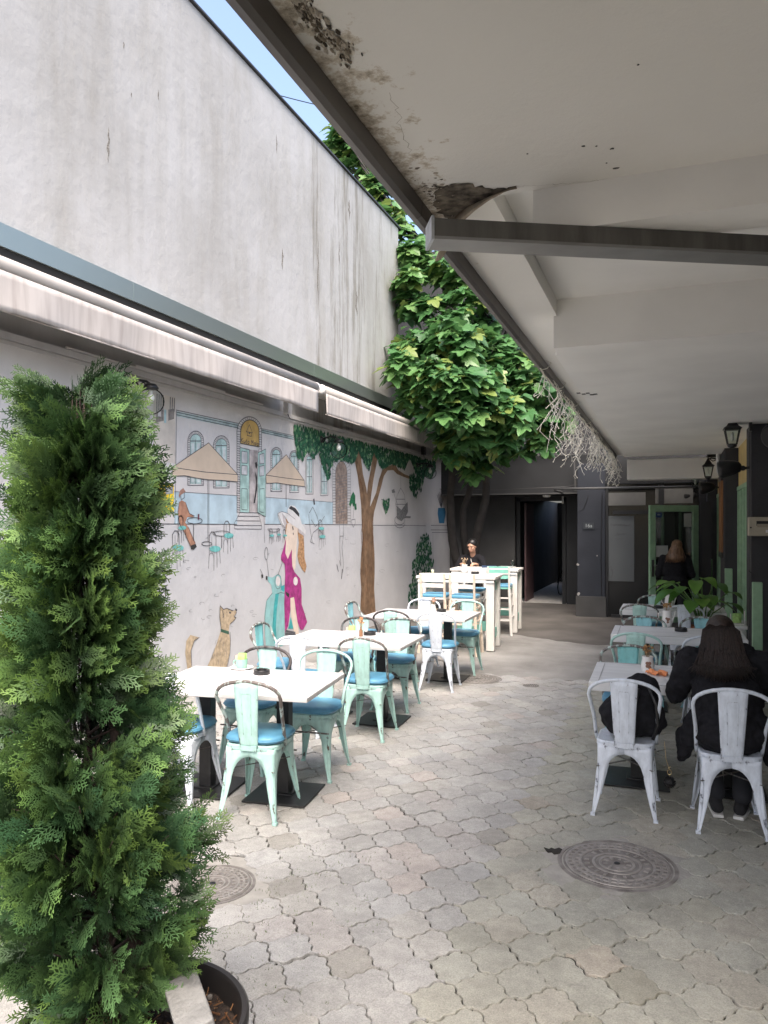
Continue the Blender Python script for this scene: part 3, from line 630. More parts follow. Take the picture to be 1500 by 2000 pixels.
# hanging cage sketch, vase on pedestal, parapet
for p_ in ([(783,915),(783,955)],[(777,965),(783,953),(790,966)],[(776,966),(773,985),(779,1000)],[(790,966),(792,985),(788,1000)],[(775,975),(791,975)],[(774,985),(792,985)],arcpts(781,1016,10,9,0,360,16),arcpts(781,1022,10,9,180,360,10),[(768,958),(773,975),(778,990)]): stroke(pen, p_, .012, 4)
paint('painted_cage_bottom', [[(775,988),(784,996),(796,980),(797,1000),(793,1008),(802,1008),(802,1012),(790,1012),(784,1018),(775,1012)],[(765,957),(770,955),(772,962),(766,963)]], (.20,.20,.20), 5, .4, 40)
paint('painted_vase', [[(856,992),(869,992),(871,1000),(868,1022),(858,1022),(855,1003)]], (.03,.15,.28), 4); 
for k in range(8): stroke(ink, [(862,992),(854+k*2.2,955+6*abs(k-4)/2)], .02, 4)
for p_ in ([(842,1026),(880,1026)],[(842,1035),(880,1035)],[(844,1040),(878,1040)],[(846,1042),(846,1110)],[(876,1042),(876,1110)]): stroke(pen, p_, .014, 3)
# faint sketched pavement on the mural
for _ in range(60):
    x = rr.uniform(350,840); y = rr.uniform(1050,1230); s = rr.uniform(2,6)
    stroke(pen, arcpts(x, y, s, s*.5, rr.uniform(0,180), rr.uniform(200,330), 5), .0028, 1)
child(ink, 'painted_outline', M_ink, mw); child(pen, 'painted_sketch_line', M_inkthin, mw)
# ================================================================= AWNINGS
M_fabric = mat('awning_fabric', (.42,.385,.355), .95, spec=.1, scale=2.5, col2=(.50,.465,.43), stretch=(1,1,.25))
M_fabric2 = mat('stained_valance', (.37,.33,.305), .95, spec=.1, col2=(.50,.46,.43), scale=5, stretch=(1,2.6,.3), lo=.25, hi=.55, bump=.35, bscale=3)
M_alu = mat('white_aluminium', (.60,.58,.56), .4)
AXF = -4.40
def awning(y0, y1, label, seed):
    t = thing('awning', label, 'awning', (AXF, (y0+y1)/2, 3.5), 0, 'rolled-in beige awnings on the left wall')
    rr = random.Random(seed); n = int((y1-y0)/.09)
    b = MB(); vs = []; rows = 7
    for i in range(n+1):
        y = y0+(y1-y0)*i/n; bow = .012*sin(y*3.1+seed)+.010*sin(y*7.7)
        for k in range(rows):
            f = k/(rows-1); z = 3.585-f*(.285+.006*sin(y*2.3)); vs.append((AXF+.02+bow*f*1.3+.004*sin(y*31)*f, y, z))
    fs = [(i*rows+k, (i+1)*rows+k, (i+1)*rows+k+1, i*rows+k+1) for i in range(n) for k in range(rows-1)]
    b.add(vs, fs); child(b, 'valance', M_fabric2, t, smooth=True, solid=.002)
    b = MB(); b.tube([(AXF+.015, y0+.002, 3.302),(AXF+.017, y1-.002, 3.302)], .006, 6); child(b, 'valance_hem', M_fabric2, t, smooth=True)
    b = MB(); b.tube([(AXF-.035, y0-.01, 3.64),(AXF-.035, y1+.01, 3.64)], .062, 18); child(b, 'front_bar', M_fabric, t, smooth=True)
    for y in (y0-.03, y1+.03):
        b = MB(); b.lathe([(.04,-.018),(.066,-.012),(.066,.012),(.04,.018)], n=18, M=tr(AXF-.035,y,3.64) @ rot('X', R(90))); child(b, 'end_cap', M_alu, t, smooth=True)
    b = MB(); vs = []; m = 6
    for i in range(n+1):
        y = y0+(y1-y0)*i/n
        for k in range(m):
            f = k/(m-1); vs.append((AXF-.05+(WX+.10-AXF)*f, y, 3.70+.06*f-.03*sin(pi*f)))
    fs = [(i*m+k, i*m+k+1, (i+1)*m+k+1, (i+1)*m+k) for i in range(n) for k in range(m-1)]
    b.add(vs, fs); child(b, 'cloth', M_fabric, t, smooth=True, solid=.002)
    b = MB(); b.box((WX+.10,(y0+y1)/2,3.78),(.16,y1-y0,.14)); child(b, 'cassette', M_alu, t, bevel=.02)
    k = max(2, int((y1-y0)/3))
    for q in range(k):
        y = y0+.5+(y1-y0-1)*q/(k-1); b = MB(); b.bar((WX+.08,y,3.72),(WX+.34,y+.28,3.66),.035,.05); b.bar((WX+.34,y+.28,3.66),(AXF-.05,y-.15,3.62),.03,.045); child(b, 'folding_arm', M_alu, t)
    return t
awning(.4, 9.12, 'nearer long rolled-in beige awning with a stained valance on the left wall', 1)
awning(9.36, 16.7, 'farther rolled-in beige awning reaching back to the fig tree', 5)

# scroll lamps with glass globes on the mural wall
M_bulb = mat('frosted_bulb', (.75,.74,.70), .3)
def scroll_lamp(px, py, label, globe=True):
    x0 = MX+.005; d = F*x0/(cT*(px-1310)); Y = (d+x0*sT)/cT; Z = CH+(1025-py)*d/F
    t = thing('wall_lamp', label, 'wall lamp', (x0, Y, Z), 0, 'black scroll lamps on the mural wall')
    b = MB(); b.lathe([(.001,0),(.055,0),(.055,.012),(.035,.02),(.03,.03),(.001,.032)], n=16, M=tr(0,0,0) @ rot('Y', R(90)) @ rot('Z', 0)); b.build('wall_plate', M_blackp, t, smooth=True)
    b = MB(); b.tube([(.02,0,0),(.08,0,.02),(.16,0,.035),(.24,0,.02),(.29,0,-.015)], .013, 8)
    b.tube([(.03,0,-.05)]+[(.10+.045*cos(a),0,-.02+.04*sin(a)) for a in [pi-i*.5 for i in range(11)]], .009, 7)
    b.tube([(.20+.025*cos(a),0,-.015+.025*sin(a)) for a in [i*.5 for i in range(12)]], .007, 6); b.build('scroll_arm', M_blackp, t, smooth=True)
    b = MB(); b.lathe([(.001,.03),(.05,.02),(.075,-.015),(.07,-.03),(.001,-.03)], (.29,0,-.03), 20); b.build('lamp_cap', M_blackp, t, smooth=True)
    if globe:
        b = MB(); b.ball((.29,0,-.175), .128, 24); b.build('glass_globe', M_globe, t, smooth=True)
    b = MB(); b.ball((.29,0,-.14), .035, 12, sc=(1,1,1.3)); b.lathe([(.016,0),(.016,.05)],(.29,0,-.12),8); b.build('bulb', M_bulb, t, smooth=True)
scroll_lamp(247,752,'black scroll wall lamp with glass globe partly hidden by the conifer')
scroll_lamp(628,858,'black scroll wall lamp with glass globe in front of the painted leaves')
scroll_lamp(815,908,'farthest black scroll wall lamp, in the shade by the painted cage')
# junction boxes and conduit under the awnings
def jbox(px, py, s, m, label):
    Y, Z = onwall(px, py, WX+.1); t = thing('junction_box', label, 'electric box', (WX+.08, Y, Z)); b = MB(); b.box((.04,0,0),(.08,s,s*1.5)); b.build('box_body', m, t, bevel=.006)
    b = MB(); b.tube([(.04,0,-s*.7),(.05,.02,-s*1.1),(.04,.08,-s*1.2)],.006,6); b.build('cable', M_blackp, t, smooth=True)
jbox(560,797,.11,M_alu,'small white box under the gap between the two awnings'); jbox(826,880,.12,M_blackp,'small dark box under the far awning')
b = MB(); b.tube([(WX+.075,5.2,3.345),(WX+.075,8.6,3.35)], .012, 8); b.box((WX+.075,6.9,3.36),(.03,1.6,.03))
tag(b.build('cable_duct', M_alu), 'thin white cable duct lying along the ledge above the painted cafe', 'cable duct')
# wire across the sky
a = at_d(525,173,12); c = at_d(672,206,14.5); c2 = a+(c-a)*2.2; a2 = a-(c-a)*.6
b = MB(); b.tube([a2+(c2-a2)*(i/12)+V((0,0,-.10*sin(pi*i/12))) for i in range(13)], .008, 5)
tag(b.build('overhead_wire', M_blackp, smooth=True), 'thin black wire crossing the open sky', 'wire')

# ================================================================= RIGHT: CANOPY
ZB = 3.10; EX = -.975
def ceil_mat():
    m = bpy.data.materials.new('stained_ceiling_paint'); t, b = nodes(m); L = t.links
    tc = t.nodes.new('ShaderNodeTexCoord')
    n = t.nodes.new('ShaderNodeTexNoise'); n.inputs['Scale'].default_value = 1.1; n.inputs['Detail'].default_value = 8; L.new(tc.outputs['Object'], n.inputs['Vector'])
    r = t.nodes.new('ShaderNodeValToRGB'); e = r.color_ramp.elements; e[0].position = .32; e[0].color = (.81,.80,.755,1); e[1].position = .68; e[1].color = (.86,.85,.815,1); L.new(n.outputs['Fac'], r.inputs[0])
    # mould and peeling near the outer edge of the slab, fading within 0.3 m
    sx = t.nodes.new('ShaderNodeSeparateXYZ'); L.new(tc.outputs['Object'], sx.inputs[0])
    n2 = t.nodes.new('ShaderNodeTexNoise'); n2.inputs['Scale'].default_value = 9; n2.inputs['Detail'].default_value = 10; n2.inputs['Roughness'].default_value = .75; L.new(tc.outputs['Object'], n2.inputs['Vector'])
    mr = t.nodes.new('ShaderNodeMapRange'); mr.inputs['From Min'].default_value = EX+.05; mr.inputs['From Max'].default_value = EX+.42; mr.inputs['To Min'].default_value = .17; mr.inputs['To Max'].default_value = -.12; L.new(sx.outputs['X'], mr.inputs['Value'])
    my = t.nodes.new('ShaderNodeMapRange'); my.inputs['From Min'].default_value = 3.0; my.inputs['From Max'].default_value = 4.4; my.inputs['To Min'].default_value = 0; my.inputs['To Max'].default_value = -.3; L.new(sx.outputs['Y'], my.inputs['Value'])
    a1 = t.nodes.new('ShaderNodeMath'); a1.operation = 'ADD'; L.new(n2.outputs['Fac'], a1.inputs[0]); L.new(mr.outputs[0], a1.inputs[1])
    a2 = t.nodes.new('ShaderNodeMath'); a2.operation = 'ADD'; L.new(a1.outputs[0], a2.inputs[0]); L.new(my.outputs[0], a2.inputs[1])
    r2 = t.nodes.new('ShaderNodeValToRGB'); e = r2.color_ramp.elements; e[0].position = .60; e[0].color = (1,1,1,1); e[1].position = .80; e[1].color = (.20,.165,.125,1)
    e3 = r2.color_ramp.elements.new(.67); e3.color = (.72,.66,.58,1)
    L.new(a2.outputs[0], r2.inputs[0])
    x = t.nodes.new('ShaderNodeMix'); x.data_type = 'RGBA'; x.blend_type = 'MULTIPLY'; x.inputs[0].default_value = 1; L.new(r.outputs[0], x.inputs[6]); L.new(r2.outputs[0], x.inputs[7])
    L.new(x.outputs[2], b.inputs['Base Color']); b.inputs['Roughness'].default_value = .85
    bp = t.nodes.new('ShaderNodeBump'); bp.inputs['Strength'].default_value = .35; bp.inputs['Distance'].default_value = .01; L.new(n2.outputs['Fac'], bp.inputs['Height']); L.new(bp.outputs[0], b.inputs['Normal'])
    return m
M_ceil = ceil_mat(); M_ceil2 = mat('ceiling_paint', (.85,.845,.815), .8, var=.04, scale=2, bump=.15, bscale=30)
XR = 2.3                                   # the slab runs into the building on the right
cp = thing('canopy_roof', 'wide off-white concrete canopy with stained edge over the right-hand tables', 'canopy', (0, 6, ZB))
IX = -.66                                  # inner edge of the outer strip
b = MB()
b.box(((EX+.04+IX)/2, 7.8, ZB+.10), (IX-EX-.04, 14.0, .20))                       # outer strip
b.box(((IX+XR)/2, 1.88, ZB+.10), (XR-IX, 2.16, .20))                               # plain near bay
child(b, 'soffit', M_ceil, cp)
b = MB(); b.box(((IX+XR)/2, 8.9, ZB+.165), (XR-IX-.002, 11.8, .13)); child(b, 'recessed_soffit', M_ceil2, cp)
for y, w_, z0, xl in ((3.08,.24,2.93,-.50),(4.90,.22,2.90,IX-.02),):
    b = MB(); b.box(((xl+XR)/2, y, (z0+ZB+.22)/2), (XR-xl, w_, ZB+.22-z0)); child(b, 'cross_beam', M_ceil2, cp)
b = MB(); b.box(((-.70+XR)/2, 8.95, 2.985), (XR+.70, 7.88, .165)); child(b, 'lowered_soffit', M_ceil2, cp)
b = MB(); b.box(((-.72+XR)/2, 14.3, 2.78), (XR+.72, .35, .36)); child(b, 'end_beam', M_ceil2, cp, bevel=.015)
b = MB(); b.box(((EX-.0+XR)/2, 7.8, ZB+.262), (XR-EX, 14.0, .12)); child(b, 'roof_slab', mat('roof_felt',(.10,.10,.10),.9), cp)
M_edge = mat('weathered_sheet_metal', (.085,.077,.072), .5, metal=.3, var=.35, scale=5, col2=(.16,.148,.138), stretch=(1,.25,1), bump=.15, bscale=20)
b = MB()
yy = .8; rr = random.Random(4)
while yy < 14.7:
    l = 2.1; o_ = rr.uniform(0,.004)
    pr = [(EX-.012-o_,ZB+.33),(EX-.012-o_,ZB-.055),(EX+.02,ZB-.068-o_),(EX+.040,ZB-.06),(EX+.046,ZB-.004),(EX+.03,ZB-.002),(EX+.03,ZB+.33)]
    vs = [(x,yy,z) for x,z in pr]+[(x,min(yy+l,14.7)-.004,z) for x,z in pr]; n = len(pr)
    b.add(vs, [tuple(range(n)), tuple(range(2*n-1,n-1,-1))]+[(i,n+i,n+(i+1) % n,(i+1) % n) for i in range(n)]); yy += l
child(b, 'metal_edge', M_edge, cp)
# the skew steel beam under the canopy
A = at_d(872,468,2.79); Bq = at_d(1530,500.5,2.96); A.z = Bq.z = 2.855
dr_ = (Bq-A).normalized(); A0 = A-dr_*.045; B0 = Bq+dr_*.9
M_beam = mat('shaded_weathered_beam', (.085,.082,.075), .75, col2=(.15,.145,.135), scale=4, stretch=(3,3,.5), bump=.2, bscale=30)  # dark tone includes the shade on the beam's near face
M_beamb = mat('lit_underside', (.25,.25,.245), .45, metal=.3, var=.3, scale=7, stretch=(.3,.3,1), bump=.15)  # paler tone paints the ground light on the beam's underside
sbm = thing('steel_beam', 'grey weathered metal beam crossing just below the near canopy', 'beam', (A0.x, A0.y, 2.85))
nrm = V((-dr_.y, dr_.x, 0))
def obox(b, p, q, n0, n1, z0, z1):
    vs = [p+nrm*n0, q+nrm*n0, q+nrm*n1, p+nrm*n1]; b.add([(v.x,v.y,z0) for v in vs]+[(v.x,v.y,z1) for v in vs], [(3,2,1,0),(4,5,6,7),(0,1,5,4),(1,2,6,5),(2,3,7,6),(3,0,4,7)])
b = MB(); obox(b, A0, B0, 0, .012, 2.862, 2.928); child(b, 'web', M_beam, sbm)
b = MB(); obox(b, A0-dr_*.0, B0, -.004, .115, 2.85, 2.8615); obox(b, A0, B0, .103, .115, 2.8618, 2.89); child(b, 'flange', M_beamb, sbm)
b = MB(); obox(b, A0-dr_*.012, A0-dr_*.001, -.006, .117, 2.848, 2.935); child(b, 'end_plate', mat('pale_zinc',(.42,.44,.47),.5,metal=.3,var=.2,scale=20), sbm)
for s_ in (.9, 1.7):
    b = MB(); p_ = A0+dr_*s_; b.bar((p_.x,p_.y,2.95),(p_.x,p_.y,3.12),.02,.02); child(b, 'hanger', M_beam, sbm)
# hole in the ceiling paint and the sheet that peels from it
hole = [(846,392),(853,372),(872,362),(893,357),(925,361),(955,366),(985,368),(1006,364),(1000,371),(975,378),(952,390),(930,402),(912,414),(898,424),(884,432),(868,425),(852,408)]
def onceil(px, py, z): d = F*(z-CH)/(1025-py); return at_d(px, py, d)
b = MB(); pts = [onceil(x,y,ZB-.0015) for x,y in hole]; b.add(pts, [tuple(range(len(pts)))])
hr_ = random.Random(2); jj = []
for i in range(len(pts)):
    p_, q_ = pts[i], pts[(i+1) % len(pts)]
    for k in range(5): s_ = p_+(q_-p_)*k/5; jj.append(s_+V((hr_.gauss(0,.006),hr_.gauss(0,.006),0)))
b = MB(); b.add(jj, [tuple(range(len(jj)))])
child(b, 'rotten_patch', mat('rotten_board',(.030,.026,.021),.95,col2=(.20,.17,.13),scale=22,bump=.8,detail=10), cp)
b = MB(); up = [(884,433),(890,424),(900,414),(915,404),(935,394),(958,383),(985,372),(1008,364)]; n = len(up); vs = []
for i, (x, y) in enumerate(up):
    f = 1-i/(n-1); p0 = onceil(x, y, ZB-.002)
    for k in range(6):
        g_ = k/5; drop = .19*f**1.6*sin(g_*1.5); back = .085*f**.7*(1-cos(g_*1.9)); vs.append(p0+V((-.30*back-.02*g_*f, -back*.9+.02*g_, -drop)))
fs = [(i*6+k,(i+1)*6+k,(i+1)*6+k+1,i*6+k+1) for i in range(n-1) for k in range(5)]
b.add(vs, fs); child(b, 'peeling_paint', mat('paint_flake',(.50,.44,.35),.85,col2=(.30,.24,.18),scale=18), cp, smooth=True, solid=.003)
# crumbling strip near the edge
b = MB(); rr = random.Random(9)
for _ in range(150):
    t_ = rr.random(); px = 572+t_*100+rr.gauss(0,7+9*t_*(1-t_)*4); py = -5+t_*125+rr.gauss(0,8)
    p_ = onceil(px+8, py, ZB-.001); s = rr.uniform(.002,.010); n = 6
    if p_.x < EX+.065: continue
    ring = [(p_.x+s*rr.uniform(.5,1.2)*cos(2*pi*i/n), p_.y+s*2.0*rr.uniform(.5,1.2)*sin(2*pi*i/n), p_.z-rr.uniform(0,.004)) for i in range(n)]
    b.add(ring+[(p_.x,p_.y,p_.z-.007)], [(i,(i+1) % n,n) for i in range(n)], None, rr.choice([(.06,.05,.04),(.20,.17,.13),(.38,.34,.28),(.13,.11,.085),(.50,.46,.40),(.45,.41,.35)]))
for _ in range(110):
    t_ = rr.random(); px = 800+rr.gauss(30,28); py = 345+rr.gauss(30,22)
    p_ = onceil(px, py, ZB-.001); s = rr.uniform(.002,.008); n = 6
    if p_.x < EX+.065: continue
    ring = [(p_.x+s*1.6*rr.uniform(.5,1.2)*cos(2*pi*i/n), p_.y+s*rr.uniform(.5,1.2)*sin(2*pi*i/n), p_.z-rr.uniform(0,.003)) for i in range(n)]
    b.add(ring, [tuple(range(n))], None, rr.choice([(.10,.085,.07),(.18,.15,.12),(.30,.26,.21),(.45,.40,.33)]))
child(b, 'crumbling_render', attr_mat('crumbs', .95), cp)
b = MB()
for p_ in ([(1130,768),(1140,770),(1148,768),(1156,771),(1163,770)],):
    for x,y in p_:
        q = onceil(x,y,2.9015); b.box((q.x,q.y,q.z),(.03,.05,.003))
for x,y,s in ((1140,285,.010),(1165,285,.007),(1196,290,.012),(1202,328,.016),(1185,318,.006),(1246,126,.006),(1030,300,.005)):
    q = onceil(x,y,ZB-.001); b.prism([(q.x+s*.7*random.uniform(.4,1.3)*cos(k_),q.y+s*.4*random.uniform(.4,1.3)*sin(k_)) for k_ in [i_*.9 for i_ in range(7)]],q.z-.002,q.z)
child(b, 'paint_chip', M_blackp, cp)
b = MB(); rr = random.Random(33)
for px0,py0,px1,py1 in ((1010,366,1180,352),(1180,352,1320,360),(760,180,800,300)):
    p0 = onceil(px0,py0,ZB-.0012); p1 = onceil(px1,py1,ZB-.0012); pts_ = []
    for i in range(19): f = i/18; s_ = p0+(p1-p0)*f; pts_.append(s_+V((rr.gauss(0,.006),rr.gauss(0,.006),0)))
    for a_,c_ in zip(pts_[:-1],pts_[1:]):
        d_ = (c_-a_); n_ = V((-d_.y,d_.x,0)).normalized()*rr.uniform(.0004,.0011); b.add([a_-n_,c_-n_,c_+n_,a_+n_],[(0,1,2,3)])
child(b, 'hairline_crack', mat('hairline',(.30,.27,.22),.9), cp)

# tangled white string lights hanging from the canopy edge
M_string = mat('pale_wire', (.72,.69,.60), .6, var=.2, scale=30); rr = random.Random(12)
il = thing('string_lights', 'tangled pale string lights hanging in icicles from the canopy edge', 'string lights', (EX, 9.5, ZB))
b = MB(); bb = MB()
def wig(p, n, step, r):
    pts = [V(p)]; dx = rr.uniform(-1,1); dy = rr.uniform(-1,1)
    for _ in range(n):
        if rr.random() < .45: dx = rr.uniform(-1.2,1.2); dy = rr.uniform(-1.2,1.2)
        q = pts[-1]+V((dx*step*.6, dy*step*.8, -step*rr.uniform(.35,1.1))); q.x = min(max(q.x, EX-.16), EX+.16); pts.append(q)
    return pts
y = 6.15
while y < 14.6:
    tfar = (y-6.15)/8.45; env = min(1, .3+(y-6.1)*.6)*(.54-.10*tfar)
    L_ = env*rr.uniform(.45,1.15); pts = wig((EX+rr.uniform(-.02,.05), y, ZB-.06), int(L_/.035)+2, .047, .004)
    b.tube(pts, [(.0036+.0014*tfar)*(1-.45*i_/len(pts)) for i_ in range(len(pts))], 4)
    for q in pts[1:]:
        if rr.random() < .30:
            e = q+V((rr.uniform(-.05,.05), rr.uniform(-.05,.05), -rr.uniform(.01,.05))); b.tube([q, e], .0026+.001*tfar, 3); b.ball(e, .006, 6)
    y += rr.uniform(.05,.13)*(1+.2*tfar)
b.tube([(EX+.02, 6.0+i*.2, ZB-.07-.02*abs(sin(i*1.3))) for i in range(44)], .006, 5)
for y in (6.0,6.9,8.0,9.4,10.2):
    b.tube([(EX+.06,y,ZB-.01),(EX+.10,y+.02,ZB-.03),(EX+.07,y+.03,ZB-.07),(EX+.03,y+.02,ZB-.08)],.003,4)
child(b, 'wires', M_string, il)

# ================================================================= RIGHT: FACADE
def FX(Y): return .84-.034*(Y*.93-7.6)*1.0      # the facade line closes in slightly
fb = thing('cafe_building', 'charcoal cafe building with green-framed windows on the right', 'building', (1.2, 8, 0))
b = MB(); b.box((1.55,6.0,1.54),(1.0,7.4,3.06)); b.box((2.6, 6, 1.54), (1.1, 17, 3.06)); b.box((1.75, 12.6, 1.54), (.6, 6, 3.06)); b.box((1.08,5.7,1.54),(.1,6.8,3.06)); child(b, 'wall', M_char, fb)
M_char2 = mat('charcoal_render', (.045,.045,.050), .8, var=.12, scale=4, bump=.5, bscale=45)
pil = [(.827,9.18,9.72),(.738,11.94,13.05),(.62,14.75,15.3)]
for i, (x, ya, yb) in enumerate(pil):
    b = MB(); b.box((x+.35,(ya+yb)/2,1.54),(.70,yb-ya,3.08)); child(b, 'pillar', M_char2, fb, bevel=.012)
# windows between the pillars, green boards, yellow transom band
M_yel = mat('yellow_transom', (.62,.48,.20), .5, var=.1); 
def window(y0, y1, x, name='window'):
    b = MB()
    for y in [y0+(y1-y0)*k/5 for k in range(6)]: b.box((x,y,1.42),(.05,.055,1.84))
    b.box((x-.003,(y0+y1)/2,2.31),(.06,y1-y0,.06)); b.box((x-.003,(y0+y1)/2,.50),(.07,y1-y0,.06)); w_ = child(b, name, M_green, fb, bevel=.006)
    b = MB(); b.box((x+.012,(y0+y1)/2,1.4),(.006,y1-y0-.02,1.75)); g_ = b.build('pane', M_winglass, w_)
    b = MB(); b.box((x+.01,(y0+y1)/2,2.68),(.04,y1-y0,.66)); child(b, 'transom_panel', M_yel, fb)
    b = MB(); b.box((x-.05,(y0+y1)/2,.36),(.22,y1-y0,.10)); child(b, 'window_sill', M_wtop, fb, bevel=.01)
window(9.75, 11.9, .92); window(13.08, 14.72, .80)
# timber notice board on pillar 2, white tube above
b = MB(); b.box((.722,12.62,1.92),(.03,.55,1.10)); t = thing('notice_board','narrow brown timber board fixed on the middle pillar','board',(.722,12.62,1.92)); child(b,'board',mat('brown_timber',(.27,.12,.045),.55,var=.25,scale=6,stretch=(1,1,.2)),t,bevel=.004)
b = MB(); b.box((.718,12.62,2.50),(.034,.57,.08)); child(b,'dark_end',M_blackp,t)
b = MB(); b.box((.718,12.62,1.35),(.034,.57,.08)); child(b,'dark_end',M_blackp,t)
b = MB(); b.tube([(.70,12.9,2.60),(.70,12.9,2.98)],.035,12); tag(b.build('strip_light',mat('milky_tube',(.75,.75,.72),.4),smooth=True),'short white tube fixture at the top of the middle pillar','light tube')
# short green posts standing in front of the pillars
for px, py, d, lab in ((1479,1137,7.9,'short green post nearest the woman with long dark hair'),(1423,1110,10.4,'short green post in front of the middle pillar'),(1386,1090,13.3,'farthest short green post, by the open green door')):
    p_ = at_d(px,py,d); t = thing('green_post', lab, 'post', (p_.x,p_.y,0), 0, 'short green posts along the cafe front')
    b = MB(); b.box((0,0,1.2*.5),(.095,.10,1.2)); b.build('post', M_green, t, bevel=.006); b = MB(); b.box((.09,.02,.05),(.28,.22,.10)); b.build('foot', M_char, t)
# letter box on the first pillar
p_ = at_d(1490,1028.5,8.14); t = thing('letter_box','beige metal letter box with slot on the near charcoal pillar','letter box',(p_.x,9.10,p_.z))
b = MB(); b.box((.05,0,0),(.38,.15,.205)); b.build('box_body', mat('beige_metal',(.42,.38,.30),.5,var=.06), t, bevel=.008)
b = MB(); b.box((.055,-.0765,.035),(.24,.006,.05)); b.build('slot', M_black, t); b = MB(); b.box((.055,-.081,.028),(.23,.01,.035),rot('X',R(12))); b.build('flap', mat('beige_shade',(.34,.30,.23),.5), t)
b = MB(); b.box((.075,-.077,-.05),(.10,.005,.03)); lb = b.build('name_label', mat('paper',(.8,.8,.8),.6), t)
b = MB(); b.lathe([(.001,0),(.009,0),(.009,.01),(.001,.012)],n=10,M=tr(-.12,-.075,-.01) @ rot('X',R(90))); b.build('lock', M_blackp, t, smooth=True)
# lanterns
def lantern(label, px, py_top, d):
    p_ = at_d(px, py_top, d); t = thing('wall_lantern', label, 'lantern', (p_.x,p_.y,p_.z), 0, 'black coach lanterns along the cafe front'); 
    b = MB(); b.lathe([(.001,0),(.008,-.01),(.014,-.02),(.006,-.03),(.010,-.045),(.016,-.055),(.03,-.075)], n=12)
    for k in range(4):
        pass
    prof = [(.022,-.07),(.045,-.10),(.065,-.135),(.100,-.16),(.104,-.168)]
    vs = []; 
    for r_, z in prof:
        for j in range(4): a = pi/4+j*pi/2; vs.append((r_*1.25*cos(a), r_*1.25*sin(a), z))
    fs = [(i*4+j,i*4+(j+1)%4,(i+1)*4+(j+1)%4,(i+1)*4+j) for i in range(len(prof)-1) for j in range(4)]+[(0,1,2,3),tuple(len(prof)*4-4+j for j in (3,2,1,0))]
    b.add(vs, fs); b.build('roof', M_blackp, t)
    b = MB()
    for j in range(4):
        a = pi/4+j*pi/2; b.bar((.105*cos(a),.105*sin(a),-.17),(.062*cos(a),.062*sin(a),-.335),.010,.010)
    for z, s in ((-.172,.155),(-.335,.095)): b.box((0,0,z),(s,s,.012))
    b.lathe([(.05,-.34),(.045,-.36),(.02,-.375),(.001,-.38)], n=12); b.build('frame', M_blackp, t)
    b = MB()
    for j in range(4):
        a = pi/4+j*pi/2; c_ = a+pi/2; b.add([(.10*cos(a),.10*sin(a),-.178),(.10*cos(c_),.10*sin(c_),-.178),(.058*cos(c_),.058*sin(c_),-.33),(.058*cos(a),.058*sin(a),-.33)], [(0,1,2,3)])
    b.build('lantern_glass', M_glass, t)
    b = MB(); b.lathe([(.014,-.30),(.018,-.27),(.018,-.22),(.001,-.20)], n=10); b.build('bulb', M_bulb, t, smooth=True)
    b = MB(); b.tube([(0,0,-.055),(.05,0,-.04),(.11,0,-.05),(.17,0,-.09)],[.010,.012,.014,.02],8); b.tube([(.02,0,-.05),(.07,0,-.09),(.12,0,-.07)],.008,6); b.box((.18,0,-.09),(.03,.09,.22)); b.build('bracket', M_blackp, t, smooth=False)
    return t
lantern('nearest and largest black coach lantern, on the near charcoal pillar',1430,808,8.25)
lantern('second black coach lantern from the front, by the middle pillar',1383,890,12.1)
lantern('farthest and smallest black coach lantern',1358,913,13.4)
# black loudspeakers on swivel brackets below the lanterns
def speaker(label, px, py, d, s=1.0, mount=.14, yaw=0):
    p_ = at_d(px, py, d); t = thing('loudspeaker', label, 'speaker', (p_.x,p_.y,p_.z), yaw, 'black outdoor loudspeakers along the cafe front')
    b = MB(); prof = [(.001,-.135),(.085,-.135),(.098,-.12),(.100,-.09),(.092,-.03),(.076,.04),(.058,.085),(.03,.105),(.001,.11)]
    b.lathe([(r_*s,z*s) for r_,z in prof], n=24, M=rot('Y',R(82)), sy=.8, sx=1.0); b.build('cabinet', M_blackp, t, smooth=True)
    b = MB(); b.lathe([(.001,-.140),(.078,-.1385),(.082,-.134)] if s == 1 else [(.001,-.140*s),(.078*s,-.1385*s),(.082*s,-.134*s)], n=24, M=rot('Y',R(82)), sy=.8); b.build('grille', mat('speaker_grille',(.03,.03,.03),.8), t)
    b = MB(); b.bar((.09*s,0,-.01),(mount+.09,0,.0),.03,.03); b.ball((.12*s,0,-.005),.03,10); b.box((mount+.10,0,0),(.02,.07,.09)); b.build('bracket', M_blackp, t)
speaker('black loudspeaker below the nearest coach lantern',1428,914,8.5,1.0,.12); speaker('black loudspeaker below the second coach lantern',1383,952,12.2,1.0,.1); speaker('farthest black loudspeaker, above the open green door',1350,968,14.3,1.0,.16)
p_ = at_d(1515,850,7.95); speaker('black loudspeaker cut by the right edge of the photo, on the near pillar face',1517,850,8.0,1.25,.02,R(60))
